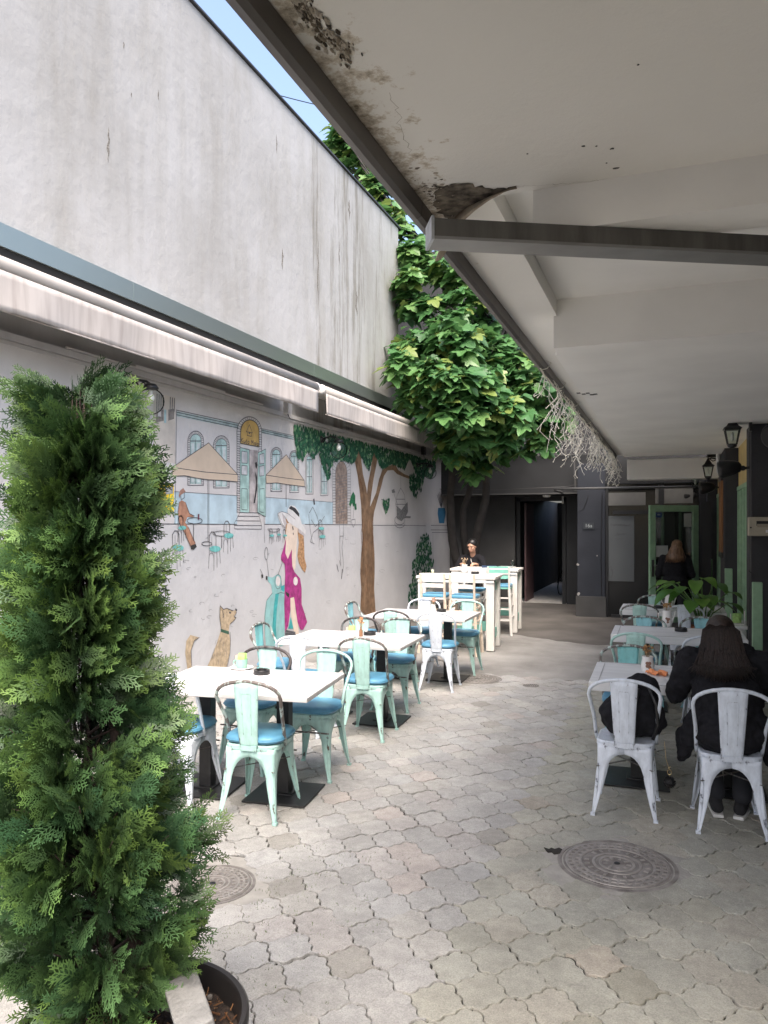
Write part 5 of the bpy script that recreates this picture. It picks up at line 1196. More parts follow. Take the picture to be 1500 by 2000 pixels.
flowers(705,1243,ZT,.085,'orange dried flowers in the little bottle on the second left table','slim brown glass bottle on the second left table',.017,.09,mat('brown_glass',(.25,.13,.07),.2),col=((.85,.42,.20),(.80,.50,.30)),fr=.026)
b = MB(); p_ = on(715,1240,ZT); b.lathe([(.001,0),(.014,0),(.015,.04),(.012,.055),(.001,.057)],(p_.x,p_.y,ZT),16); tag(b.build('salt_shaker', M_whcer, smooth=True),'small white shaker between the bottle and ashtray on the second left table','shaker')
flowers(846,1193,ZT,.08,'pinkish dried flowers in the pot on the third left table','white pot on the third left table',.03,.08,M_whcer,col=((.62,.33,.22),(.70,.45,.32)),fr=.03,kind='vase'); ashtray(*on(862,1195,ZT).xy,ZT,'black ashtray on the third left table')
b = MB(); p_ = on(828,1190,ZT)
for i in range(5): b.box((p_.x,p_.y+i*.006,ZT+.045),(.12,.003,.085))
tag(b.build('napkin_stack', mat('printed_napkin',(.72,.73,.62),.8,var=.2,scale=30)),'upright stack of pale printed napkins on the third left table','napkins')
ZH = 1.0605
flowers(907,1119,ZH,.10,'cream dried flowers in the white vase on the nearer bar table','white handled vase on the nearer bar table',.05,.13,M_whcer,col=((.75,.62,.45),(.80,.72,.60),(.6,.4,.25)),fr=.045,kind='vase',n=12)
ashtray(*on(928,1121,ZH).xy,ZH,'black ashtray on the nearer bar table')
b = MB(); p_ = on(845,1121,ZH); b.lathe([(.001,0),(.022,0),(.022,.06),(.015,.07),(.001,.07)],(p_.x,p_.y,ZH),14); tag(b.build('small_jar', mat('jar_green',(.45,.5,.35),.4), smooth=True),'small pale jar at the wall end of the nearer bar table','jar')
b = MB(); p_ = on(866,1122,ZH); b.box((p_.x,p_.y,ZH+.006),(.20,.13,.012)); b.box((p_.x+.03,p_.y,ZH+.016),(.16,.10,.006)); tag(b.build('folded_paper', M_htop),'folded white paper lying on the nearer bar table','paper')
def flat_item(name, label, cat, px, py, w_, d_, h, m, rz=0):
    p_ = on(px,py,ZH); t = thing(name,label,cat,(p_.x,p_.y,ZH),rz); b = MB(); b.box((0,0,h/2),(w_,d_,h)); b.build('cover', m, t, bevel=.002); b = MB(); b.box((.004,0,h/2),(w_-.004,d_-.006,h*.6)); b.build('pages', M_htop, t)
flat_item('notebook','dark blue notebook on the farther bar table','notebook',955,1108.5,.24,.16,.03,mat('navy_cover',(.015,.04,.10),.5),.15)
flat_item('magazine','grey magazine pile at the right end of the farther bar table','magazine',990,1108.5,.26,.18,.022,mat('grey_cover',(.25,.26,.27),.5,var=.5,scale=30),-.1)
p_ = on(1001,1108,ZH)
t = thing('drinking_glass','clear glass with a straw on the farther bar table','glass',(p_.x,p_.y,ZH+.001)); b = MB(); b.lathe([(.001,0),(.03,0),(.036,.02),(.038,.06),(.032,.095),(.036,.12),(.034,.12),(.030,.095),(.035,.06),(.033,.02),(.001,.01)],n=20); b.build('glass_body',M_glass,t,smooth=True); b = MB(); b.tube([(.01,0,.01),(-.05,0,.22)],.0035,6); b.build('straw',M_blackp,t)
# right tables
flowers(1265,1310,ZT,.075,'brown dried flowers in the squat jug on the closest right table','white painted jug with brown motif on the closest right table',.042,.105,M_whcer,col=((.30,.14,.06),(.45,.26,.12),(.55,.38,.20)),fr=.038,kind='jug',n=22,logo=True)
t_p = on(1318,1300,ZT); t = thing('tumbler','clear tumbler beside the woman on the closest right table','glass',(t_p.x,t_p.y,ZT)); b = MB(); b.lathe([(.001,0),(.028,0),(.032,.11),(.0305,.11),(.027,.008),(.001,.008)],n=24); b.build('glass_body',M_glass,t,smooth=True)
p_ = on(1284,1318,ZT); b = MB(); rr = random.Random(6); n = 9; vs = []
for i in range(n):
    for j in range(n): vs.append(((i/(n-1)-.5)*.14+rr.gauss(0,.003),(j/(n-1)-.5)*.09+rr.gauss(0,.003),.006+.016*rr.random()+.014*sin(i*1.3+j)))
b.add([(p_.x+x*cos(-.3)-y*sin(-.3),p_.y+x*sin(-.3)+y*cos(-.3),ZT+max(.002,z)) for x,y,z in vs],[(i*n+j,i*n+j+1,(i+1)*n+j+1,(i+1)*n+j) for i in range(n-1) for j in range(n-1)])
tag(b.build('crumpled_napkin', mat('orange_napkin',(.80,.32,.14),.85),solid=.0015),'crumpled orange napkin on the closest right table','napkin')
flowers(1303,1224,ZT,.07,'brown dried flowers in the tall jug on the second right table','tall white jug with handle, spout and brown motif on the second right table',.046,.17,M_whcer,col=((.42,.22,.08),(.55,.34,.15)),fr=.045,kind='jug',n=18,handle=True,logo=True)
ashtray(*on(1330,1233,ZT).xy,ZT,'black ashtray on the second right table')
flowers(1307,1188,ZT,.05,'small dried sprig in the jug on the farthest right table','white jug with handle and motif on the farthest right table',.05,.17,M_whcer,fr=.02,kind='jug',n=5,handle=True,logo=True); ashtray(*on(1286,1188,ZT).xy,ZT,'black ashtray on the farthest right table')
# sachet holder on the sill near the green window
p_ = at_d(1440,1232,8.9); t = thing('sachet_holder','white wooden holder of green sachets by the green window','holder',(p_.x,p_.y,.66)); 
b = MB(); b.box((0,0,-.02),(.16,.10,.012)); b.box((-.075,0,.04),(.010,.10,.12)); b.box((.075,0,.06),(.010,.10,.16)); b.build('holder_frame',M_whcer,t); b = MB()
for i in range(6): b.box((-.02+.006*i,-.03+.011*i,.045),(.07,.004,.11))
b.build('green_sachet',M_lime,t)
t2 = thing('side_shelf','low white shelf under the green window','shelf',(p_.x,p_.y,0)); b = MB(); b.box((.05,.1,.615),(.36,.6,.035)); b.build('shelf_board',M_wtop,t2,bevel=.005); b = MB(); b.box((.15,.1,.30),(.05,.05,.60)); b.build('leg',M_wtop,t2)

# ================================================================= LEAFY PLANT
def broad_leaf(b, base, dirv, up, L_, W_, col, bend=.35):
    d_ = V(dirv).normalized(); s_ = d_.cross(V(up)).normalized(); u = s_.cross(d_); n = 7; vs = []
    for i in range(n):
        f = i/(n-1); w_ = W_*sin(pi*min(1,f*.93+.07))**.8*(1-.25*f); c_ = V(base)+d_*L_*f-V((0,0,1))*bend*L_*f*f
        vs += [c_-s_*w_+u*w_*.25, c_, c_+s_*w_+u*w_*.25]
    b.add(vs, [(i*3+k,(i+1)*3+k,(i+1)*3+k+1,i*3+k+1) for i in range(n-1) for k in (0,1)], None, col)
M_leaf = attr_mat('living_leaf', .38, trans=.32, spec=.5)
pp = at_d(1372,1240,9.0); t = thing('potted_plant','broad-leaved green plant in a terracotta pot between the right tables','plant',(pp.x,pp.y,0))
lathe = MB(); lathe.lathe([(.001,.0),(.10,0),(.13,.50),(.15,.52),(.15,.60),(.135,.60),(.12,.56),(.001,.56)],n=24); lathe.build('terracotta_pot',mat('terracotta',(.35,.13,.06),.8,var=.15,scale=12),t,smooth=True,auto=R(40))
b = MB(); st = MB(); rr = random.Random(31)
for k in range(17):
    a = rr.uniform(0,2*pi); l = rr.uniform(.30,.62); out = rr.uniform(.10,.42); top = V((out*cos(a)*1.05-.07,out*sin(a)*.7,.56+l*.98))
    st.tube([(0.02*cos(a),.02*sin(a),.56),(top.x*.4,top.y*.4,.56+l*.6),top],[.009,.007,.005],6)
    k_ = rr.random(); broad_leaf(b, top, (cos(a),sin(a)*.8,rr.uniform(-.1,.25)), (0,0,1), rr.uniform(.20,.30), rr.uniform(.085,.135), (.07+.10*k_,.20+.14*k_,.03+.03*k_), rr.uniform(.3,.7))
st.build('stem',mat('green_stem',(.10,.20,.05),.6),t,smooth=True); b.build('leaf',M_leaf,t,smooth=True)

# ================================================================= POTTED CONIFER
CX, CY = at_d(262,1990,2.07).x, at_d(262,1990,2.07).y
t = thing('potted_conifer','tall narrow potted thuja in a black tub at the lower left','conifer',(CX,CY,0))
b = MB(); b.lathe([(.001,0),(.20,0),(.215,.01),(.285,.40),(.292,.405),(.305,.41),(.310,.425),(.310,.445),(.303,.452),(.290,.450),(.284,.44),(.276,.36),(.001,.35)],n=56); b.build('tub',mat('black_tub',(.022,.020,.020),.35,var=.2,scale=6),t,smooth=True,auto=R(50))
soil = MB(); rr = random.Random(41); n = 40
vs = [(0,0,.39)]; rings = 9
for r_ in range(1,rings+1):
    for j in range(n): q = .279*r_/rings; vs.append((q*cos(2*pi*j/n),q*sin(2*pi*j/n),.375+.018*rr.random()+.01*(1-r_/rings)))
fs = [(0,1+j,1+(j+1)%n) for j in range(n)]+[(1+(r_-1)*n+j,1+r_*n+j,1+r_*n+(j+1)%n,1+(r_-1)*n+(j+1)%n) for r_ in range(1,rings) for j in range(n)]
soil.add(vs,fs); soil.build('soil',mat('potting_soil',(.035,.022,.015),.95,var=.5,scale=40,bump=.8,bscale=80),t)
b = MB()
for _ in range(420):
    a = rr.uniform(0,2*pi); q = .27*sqrt(rr.random()); x,y = q*cos(a),q*sin(a); k = rr.uniform(0,2*pi); l = rr.uniform(.008,.03); c_ = rr.choice([(.10,.045,.02),(.16,.08,.035),(.05,.03,.02),(.22,.13,.07),(.03,.02,.015)])
    b.bar((x,y,.392+rr.uniform(0,.008)),(x+l*cos(k),y+l*sin(k),.397+rr.uniform(0,.014)),.003,.0025,None,c_)
for _ in range(26):
    a = rr.uniform(-1.2,1.2); q = rr.uniform(.08,.25); s_ = rr.uniform(.005,.013); b.ball((q*cos(a),q*sin(a),.397),s_,7,col=rr.choice([(.20,.18,.16),(.40,.38,.36),(.15,.12,.09)]))
tag(b.build('bark_mulch',attr_mat('mulch',.95),t),kind='stuff')
M_stone = mat('concrete_block',(.20,.20,.195),.9,var=.12,scale=20,bump=.5,bscale=90)
for i,(px,py,d,sz,ea) in enumerate(((372,1978,1.93,(.20,.09,.075),(.25,.10,-.75)),(328,1935,2.08,(.11,.06,.10),(.5,.2,.3)))):
    q = at_d(px,py,d); o = MB().box((0,0,0),sz).build('concrete_block',M_stone,None,bevel=.006); o.location = q; o.rotation_euler = ea
    tag(o,('pale broken concrete slab lying in the tub of the conifer','small concrete piece leaning behind the slab in the conifer tub')[i],'concrete piece')
# trunk and limbs
tk = MB(); axis = lambda z: V((-.045+(.04*sin(z*2.3))-.045*(z-.4)*.55, .0+.02*sin(z*3), 0))
tk.tube([axis(z)+V((0,0,z)) for z in [.38+i*.12 for i in range(16)]],[.026-.0014*i for i in range(16)],8)
tk.tube([axis(.45)+V((0,0,.45)),V((-.01,.01,.75)),V((-.03,.02,1.0)),V((-.06,.03,1.25))],[.016,.013,.010,.005],7)
tk.tube([axis(.42)+V((-.02,0,.42)),V((-.12,.02,.7)),V((-.16,.0,1.1)),V((-.15,.0,1.5))],[.014,.011,.008,.004],7)
# sprays: several flat branching fans, each made once and then merged into one crown mesh
def spray(seed, L_=.115):
    rr = random.Random(seed); vs = []; fs = []
    def seg(p, q, w0, w1, n_):
        d_ = (q-p); s_ = d_.cross(n_); s_ = s_.normalized() if s_.length > 1e-9 else V((1,0,0)); o = len(vs)
        vs.extend([p-s_*w0, p+s_*w0, q+s_*w1, q-s_*w1]); fs.append((o,o+1,o+2,o+3))
    N_ = V((0,0,1)); m = 9; p = V((0,0,0)); 
    for i in range(m):
        f = i/m; q = p+V((L_/m, rr.uniform(-.0012,.0012), -.0022*f*L_/.1+rr.uniform(-.0006,.0006))); seg(p,q,.0017*(1-.4*f),.0017*(1-.4*(f+.1)),N_)
        for sg in (-1,1):
            l = L_*(.50*(1-f)**.7+.09)*rr.uniform(.75,1.1); a = R(rr.uniform(34,52)); bp_ = q; mm = max(2,int(l/.011)); dr = V((cos(a),sg*sin(a),rr.uniform(-.12,.05)))
            for k in range(mm):
                bq = bp_+dr*(l/mm); dr = (dr+V((.12,0,-.03))).normalized(); seg(bp_,bq,.0018*(1-.2*k/mm),.0018*(1-.3*(k+1)/mm),N_)
                if k < mm-1 or mm < 3:
                    for s2 in (-1,1):
                        if rr.random() < .80:
                            d2 = (dr+V((-dr.y,dr.x,0))*s2*.75).normalized(); ll = rr.uniform(.010,.019)*(1-.4*k/mm); seg(bq,bq+d2*ll,.0018,.0013,N_)
                bp_ = bq
        p = q
    return np.array([tuple(v) for v in vs],dtype=np.float32), np.array(fs,dtype=np.int32)
SPR = [spray(s_) for s_ in range(8)]
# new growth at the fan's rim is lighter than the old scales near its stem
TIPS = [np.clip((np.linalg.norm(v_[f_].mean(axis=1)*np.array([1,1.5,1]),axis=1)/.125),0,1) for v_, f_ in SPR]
def width(z):        # crown half-width against height, from the photograph
    pts = [(.42,.10),(.52,.20),(.66,.30),(.85,.345),(1.05,.335),(1.25,.315),(1.42,.25),(1.55,.23),(1.68,.235),(1.85,.235),(2.0,.235),(2.04,.205),(2.12,.175),(2.18,.14),(2.25,.12)]
    for (a,b_),(c_,d_) in zip(pts[:-1],pts[1:]):
        if a <= z <= c_: return b_+(d_-b_)*(z-a)/(c_-a)
    return .03
def cdx(z):           # the crown leans to the left of the tub towards the top
    pts = [(.4,-.07),(.8,-.085),(1.2,-.14),(1.5,-.155),(1.8,-.13),(2.05,-.145),(2.3,-.165)]
    for (a,b_),(c_,d_) in zip(pts[:-1],pts[1:]):
        if a <= z <= c_: return b_+(d_-b_)*(z-a)/(c_-a)
    return -.16
Vv, Ff, Cc, off = [], [], [], 0; rr = random.Random(77)
CR, CU, CF = V((cT,sT,0)), V((0,0,1)), V((-sT,cT,0))
nb = 0
for _ in range(370):
    z = .50+1.68*rr.random()**.93; wz = width(z); a = rr.uniform(0,2*pi)
    if z < .92 and rr.random() < .55 and cos(a) > -.15: continue
    c0 = V((cT*cdx(z), sT*cdx(z), z)); rad = V((cos(a),sin(a),0)); ln = max(.03,wz-(.085 if z < 1.15 else .112))*rr.uniform(.80,1.08)
    if z > 2.02: ln = wz*rr.uniform(.05,.50)
    if rr.random() < .18: ln *= .6
    rise = rr.uniform(.08,.20); base = c0-V((0,0,rise))+rad*.02; tip = c0+rad*ln
    tk.tube([base, base+(tip-base)*.5-V((0,0,.012)), tip],[.0055,.0035,.0012],4)
    tone = rr.random(); bright = rr.uniform(.50,1.05); droop = rr.uniform(-.5,.5)
    m = rr.randint(12,17)
    for k in range(m):
        f = .28+.80*(k+rr.random()*.6)/m; pos = base+(tip-base)*f+V((rr.gauss(0,.012),rr.gauss(0,.012),rr.gauss(0,.016)))
        side = rad.cross(CU)*rr.uniform(-.75,.75); dr = (rad*rr.uniform(.6,1.1)+side+CU*rr.uniform(-.15,.75)).normalized()
        nrm_ = (rad.cross(CU)*rr.uniform(.5,1)*rr.choice((-1,1))+CU*rr.uniform(-.5,.7)+rad*rr.uniform(-.3,.7)).normalized()
        s_ = dr.cross(nrm_).normalized(); nn = s_.cross(dr); sc = rr.uniform(.58,1.05)
        si_ = rr.randrange(8); v_, f_ = SPR[si_]; Mx = np.array([tuple(dr),tuple(-s_),tuple(nn)],dtype=np.float32)
        Vv.append(v_@Mx*sc+np.array(tuple(pos),dtype=np.float32)); Ff.append(f_+off); off += len(v_)
        q = rr.random()*.55+.45*tone; c_ = np.array([(.022+.062*q)*bright,(.062+.105*q)*bright,(.028+.026*q)*bright,1],dtype=np.float32)
        if rr.random() < 0: c_ = np.array([.22,.12,.06,1],dtype=np.float32)
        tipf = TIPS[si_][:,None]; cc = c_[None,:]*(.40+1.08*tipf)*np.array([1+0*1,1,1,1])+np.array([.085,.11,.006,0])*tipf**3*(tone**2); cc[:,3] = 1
        Cc.append(np.repeat(cc.astype(np.float32),4,axis=0))
tk.build('trunk',mat('thuja_bark',(.035,.022,.017),.9,var=.4,scale=20,bump=.6,bscale=50,stretch=(3,3,.4)),t,smooth=True)
def np_mesh(name, VV, FF, CC, m, parent):
    v_ = np.concatenate(VV); f_ = np.concatenate(FF); me = bpy.data.meshes.new(name); k = f_.shape[1]
    me.vertices.add(len(v_)); me.vertices.foreach_set('co', v_.ravel()); me.loops.add(f_.size); me.loops.foreach_set('vertex_index', f_.ravel())
    me.polygons.add(len(f_)); me.polygons.foreach_set('loop_start', np.arange(0,f_.size,k,dtype=np.int32)); me.polygons.foreach_set('loop_total', np.full(len(f_),k,dtype=np.int32))
    me.update(calc_edges=True); at = me.color_attributes.new('tone','FLOAT_COLOR','CORNER'); at.data.foreach_set('color', np.concatenate(CC).ravel())
    me.materials.append(m); o = bpy.data.objects.new(name, me); COL.objects.link(o); o.parent = parent; return o
np_mesh('foliage', Vv, Ff, Cc, attr_mat('thuja_green', .5, trans=.14, spec=.5), t)

# ================================================================= FIG TREE
ft = thing('fig_tree','large leafy fig tree growing in the far left corner over the wall end','tree',(-3.9,15.4,0))
def fig_leaf(seed):
    rr = random.Random(seed); out = [(0,-.02),(.13,-.12),(.34,-.10),(.50,.10),(.38,.22),(.52,.42),(.50,.62),(.28,.52),(.22,.74),(.10,.96),(0,1.06)]
    out = [(x*rr.uniform(.85,1.12),y*rr.uniform(.95,1.05)) for x,y in out]; mid = [(0,-.02),(0,.25),(0,.5),(0,.75),(0,1.06)]
    vs = []; fs = []
    def z(x,y): return -.20*y*y+.16*abs(x)*(1-.3*y)-.05*sin(5*x)
    for sg in (-1,1):
        ring = [(sg*x,y) for x,y in out]; cen = len(vs); vs.append((0,.30,z(0,.30))); o = len(vs); vs += [(x,y,z(x,y)) for x,y in ring]
        for i in range(len(ring)-1): fs.append((cen,o+i,o+i+1) if sg > 0 else (cen,o+i+1,o+i))
    return np.array(vs,dtype=np.float32), np.array(fs,dtype=np.int32)
FL = [fig_leaf(s_) for s_ in range(6)]
Vv, Ff, Cc, off = [], [], [], 0; rr = random.Random(101); limbs = MB()
trunks = [[(-3.95,15.3,0),(-4.15,15.2,1.2),(-4.25,15.0,2.4),(-4.0,14.6,3.8),(-3.8,14.3,5.4),(-4.6,14.8,7.4)],[(-3.85,15.35,0),(-3.75,15.3,1.3),(-3.55,15.2,2.3),(-3.5,15.0,3.4),(-3.0,14.4,4.6),(-2.9,14.2,5.6)],[(-4.0,15.4,0),(-3.95,15.45,1.0),(-4.05,15.4,2.1),(-3.75,15.3,3.2),(-3.3,14.9,4.2)]]
for tr_ in trunks:
    pts = []
    for i in range(len(tr_)-1):
        a, c = V(tr_[i]), V(tr_[i+1])
        for k in range(4): q = a+(c-a)*k/4; pts.append(q+V((.03*sin(q.z*3),.03*cos(q.z*2.4),0)))
    pts.append(V(tr_[-1])); limbs.tube(pts,[.11*(1-.75*i/len(pts)) for i in range(len(pts))],9)
# clusters: (px, py, depth, radius px, number of twigs)
clus = []
def cl(px, py, d, r, n): clus.append((px,py,d,r,n))
for a in ((662,262,17.5,30,16),(690,300,17.3,42,28),(650,290,17.5,26,12),(715,320,17.2,38,22),(680,275,17.4,30,16),(740,370,16.8,36,22),(720,345,17,38,18),(745,390,16.6,32,16),(775,425,16,30,16),(800,450,15.6,28,14),(810,500,15.0,32,18),(860,520,14.8,40,24),(905,545,14.8,36,20),(820,585,14.5,40,26),(880,600,14.3,46,30),(945,610,14.6,42,24),(795,600,14.6,22,8),
          (800,665,13.9,38,26),(850,660,13.6,46,34),(905,665,13.6,48,34),(960,670,13.8,48,30),(1010,690,14.2,40,22),(790,715,13.6,32,24),(835,725,13.2,46,38),(885,735,13.1,50,42),(935,735,13.2,50,40),(985,740,13.5,48,36),(1035,745,13.9,42,26),(1075,780,14.2,36,20),
          (800,765,13.5,34,24),(850,785,13.4,44,32),(900,795,13.3,46,34),(950,800,13.3,46,34),(1000,805,13.5,46,32),(1045,815,13.9,38,24),(1085,830,14.3,24,12),(870,835,14.0,34,18),(920,845,14.0,34,18),(980,850,14.0,36,18),(840,500,16.5,40,14),(900,640,16,60,26),(960,730,16,70,26),(1000,640,16,50,16),(850,700,16,70,26),(770,480,16.5,22,8),(792,480,14.7,26,16),(800,545,14.6,26,16),(790,575,14.7,22,12),(1060,860,14.2,26,12),(1085,800,14.2,26,14),(1000,870,14.2,30,12),(905,882,14.5,30,14),(945,888,14.5,30,14),(880,868,14.7,24,10),(930,905,15.0,22,8)): cl(*a)
for px,py,d,r,n_ in clus:
    c0 = at_d(px,py,d); rad = r*d/F*.86; c0.y += rr.uniform(-.35,.35)
    nearest = min((V(p_) for tr_ in trunks for p_ in tr_[2:]), key=lambda q: (q-c0).length)
    limbs.tube([nearest, nearest+(c0-nearest)*.5+V((0,0,-.12)), c0],[.035,.022,.010],5)
    for _ in range(int(n_*.64)):
        d3 = V((rr.gauss(0,1),rr.gauss(0,1),rr.gauss(0,.9))).normalized()*rad*rr.random()**.4; d3.y *= 1.1; tipc = c0+d3
        if tipc.y < 14.05 and tipc.x < -4.85: continue
        if tipc.x > -1.02 and tipc.z > 2.6 and tipc.y < 14.8: tipc.x = -1.02-rr.random()*.3
        limbs.tube([c0+d3*.2, tipc],[.008,.004],3)
        tone = rr.random()
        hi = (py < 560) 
        for k in range(rr.randint(5,8)):
            a = rr.uniform(0,2*pi); dr = V((cos(a),sin(a),rr.uniform(-.85,.10))).normalized(); pos = tipc+dr*rr.uniform(.04,.12)+V((0,0,rr.uniform(-.14,.08)))
            nn = (CU+V((rr.uniform(-.5,.5),rr.uniform(-.9,.2),0))).normalized(); s_ = dr.cross(nn).normalized(); nn = s_.cross(dr)
            v_, f_ = FL[rr.randrange(6)]; sc = rr.uniform(.13,.33)
            Mx = np.array([tuple(s_),tuple(dr),tuple(nn)],dtype=np.float32)
            Vv.append(v_@Mx*sc+np.array(tuple(pos),dtype=np.float32)); Ff.append(f_+off); off += len(v_)
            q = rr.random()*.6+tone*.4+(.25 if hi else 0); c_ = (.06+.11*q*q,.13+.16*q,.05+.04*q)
            if rr.random() < .08: c_ = (.20,.27,.07)
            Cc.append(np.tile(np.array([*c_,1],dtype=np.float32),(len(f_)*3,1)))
print('fig leaves', len(Vv))
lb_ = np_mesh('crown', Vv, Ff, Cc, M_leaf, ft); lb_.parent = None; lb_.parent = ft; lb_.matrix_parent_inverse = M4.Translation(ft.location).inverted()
child(limbs, 'trunk', mat('fig_bark',(.032,.028,.025),.9,var=.3,scale=6,bump=.5,bscale=20), ft, smooth=True)
# ivy-like low sprigs at the end of the far awning
# ================================================================= PEOPLE
def capsule(b, a, c, r1, r2, n=14, flat=None):
    a = V(a); c = V(c); d_ = (c-a); L_ = d_.length; d_ = d_.normalized(); pts = []; rs = []
    for k in range(5): t_ = R(90-18*k); pts.append(a-d_*r1*sin(t_)); rs.append(max(.0008, r1*cos(t_)))
    pts.append(a); rs.append(r1); pts.append(c); rs.append(r2)
    for k in range(1,6): t_ = R(18*k); pts.append(c+d_*r2*sin(t_)); rs.append(max(.0008, r2*cos(t_)))
    b.tube(pts, rs, n)
def blob(name, parts, m, parent, voxel=.012, sm=6, disp=0, dscale=.08):
    b = MB()
    for p_ in parts:
        if p_[0] == 'c': capsule(b, *p_[1:5])
        else:
            M = tr(*p_[1]) @ (p_[3] if len(p_) > 3 else M4.Identity(4)) @ M4.Diagonal((*p_[2],1)); b.ball((0,0,0),1,20,M)
    o = b.build(name, m)
    k = o.modifiers.new('r','REMESH'); k.mode = 'VOXEL'; k.voxel_size = voxel
    k = o.modifiers.new('s','SMOOTH'); k.iterations = sm; k.factor = .5
    if disp:
        tx = bpy.data.textures.new('folds','CLOUDS'); tx.noise_scale = dscale; tx.noise_depth = 2
        k = o.modifiers.new('d','DISPLACE'); k.texture = tx; k.strength = disp; k.mid_level = .5; k.texture_coords = 'LOCAL'
    dg = bpy.context.evaluated_depsgraph_get(); me = bpy.data.meshes.new_from_object(o.evaluated_get(dg)); old = o.data
    o.modifiers.clear(); o.data = me; bpy.data.meshes.remove(old); me.polygons.foreach_set('use_smooth',[True]*len(me.polygons))
    o.parent = parent; return o
M_skin = mat('skin', (.52,.30,.21), .5, var=.06, scale=12); M_skin2 = mat('light_skin', (.60,.36,.27), .5)
M_coat = mat('black_cloth', (.014,.014,.017), .92, var=.25, scale=30, bump=.3, bscale=160, spec=.2)
M_jeans = mat('dark_trousers', (.02,.021,.026), .9); M_hair = mat('dark_brown_hair', (.010,.007,.006), .5, col2=(.040,.025,.020), scale=90, stretch=(1,1,.08))
M_hairl = mat('light_brown_hair', (.10,.055,.030), .4, col2=(.24,.14,.08), scale=60, stretch=(1,1,.08)); M_sole = mat('white_sole', (.62,.62,.60), .5)
def hand(parts, w_, dr, side, s=1.0, curl=.9):
    """palm, four unequal curled fingers and a thumb from the palm's side, appended as tapered chains"""
    w_ = V(w_); dr = V(dr).normalized(); up = V((0,0,1)); sd_ = dr.cross(up).normalized()*side; dn = V((0,0,-1))
    parts.append(('c', w_, w_+dr*.075*s, .021*s, .026*s)); parts.append(('c', w_+sd_*.018*s, w_+dr*.075*s+sd_*.022*s, .017*s, .016*s)); parts.append(('c', w_-sd_*.018*s, w_+dr*.075*s-sd_*.024*s, .017*s, .016*s))
    for i, l in enumerate((.030,.034,.032,.025)):
        k = w_+dr*.085*s+sd_*(.027-.018*i)*s; a = k+(dr*.95+dn*.25*curl)*l*s; c_ = a+(dr*.7+dn*.7*curl).normalized()*l*.75*s; e = c_+(dr*.3+dn*curl).normalized()*l*.6*s
        parts += [('c',k,a,.0092*s,.0085*s),('c',a,c_,.0085*s,.0078*s),('c',c_,e,.0078*s,.0066*s)]
    k = w_+dr*.02*s+sd_*.028*s; a = k+(dr*.6+sd_*.8)*.034*s; parts += [('c',k,a,.012*s,.010*s),('c',a,a+(dr*.95+sd_*.15+dn*.2)*.028*s,.010*s,.0085*s)]
def head_parts(c, M, s=1.0):
    """skull, jaw, nose, lips, brow and ears; local +Y is where the face looks"""
    def q(x,y,z): return tuple(V(c)+M@(V((x,y,z))*s))
    R3 = M.to_4x4()
    return [('e',q(0,-.012,.03),(.073*s,.092*s,.088*s),R3),('e',q(0,.022,-.03),(.056*s,.064*s,.078*s),R3),('e',q(0,.058,-.082),(.022*s,.018*s,.017*s),R3),('c',q(0,.088,.022),q(0,.106,-.018),.0095*s,.0145*s),('e',q(0,.084,-.048),(.022*s,.012*s,.007*s),R3),('e',q(0,.084,-.058),(.019*s,.012*s,.007*s),R3),
            ('e',q(.030,.072,.045),(.026*s,.014*s,.009*s),R3),('e',q(-.030,.072,.045),(.026*s,.014*s,.009*s),R3),('e',q(.074,-.008,.0),(.010*s,.020*s,.032*s),R3),('e',q(-.074,-.008,.0),(.010*s,.020*s,.032*s),R3),('e',q(.036,.060,-.012),(.022*s,.018*s,.020*s),R3),('e',q(-.036,.060,-.012),(.022*s,.018*s,.020*s),R3)]
def strands(b, roots, n_, r=.0035, rr=None):
    pass
# ---- woman seated at the closest right table, back to the camera
t = thing('person','woman with long dark hair in a black coat seated with her back to the camera','person',(.325,5.0,0))
O = V((.325,5.0,0))
def L3(p): return V(p)
hc = (-.03,.30,1.095); Mh = Euler((R(-38),0,R(4))).to_matrix()
body = head_parts(hc, Mh, 1.0)
body += [('c',(-.02,.20,.98),(-.03,.27,1.05),.052,.050),('e',(0,.06,.72),(.15,.10,.24),rot('X',R(-22))),('e',(0,.02,.56),(.15,.12,.09)),
  ('c',(-.16,.17,.93),(-.29,.20,.70),.045,.036),('c',(-.29,.20,.70),(-.17,.47,.775),.034,.024),('c',(.17,.17,.93),(.30,.22,.70),.045,.036),('c',(.30,.22,.70),(.16,.46,.775),.034,.024),
  ('c',(-.09,.04,.54),(-.12,.40,.52),.065,.050),('c',(.09,.04,.54),(.12,.40,.52),.065,.050),('c',(-.12,.40,.50),(-.06,.19,.10),.052,.034),('c',(.12,.40,.50),(.09,.17,.10),.052,.034),('c',(-.17,.15,.94),(.17,.15,.94),.05,.05)]
hand(body,(-.16,.475,.785),(.5,.9,0),1); hand(body,(.15,.465,.785),(-.5,.9,0),-1)
blob('body', body, M_skin2, t, .0075, 4)
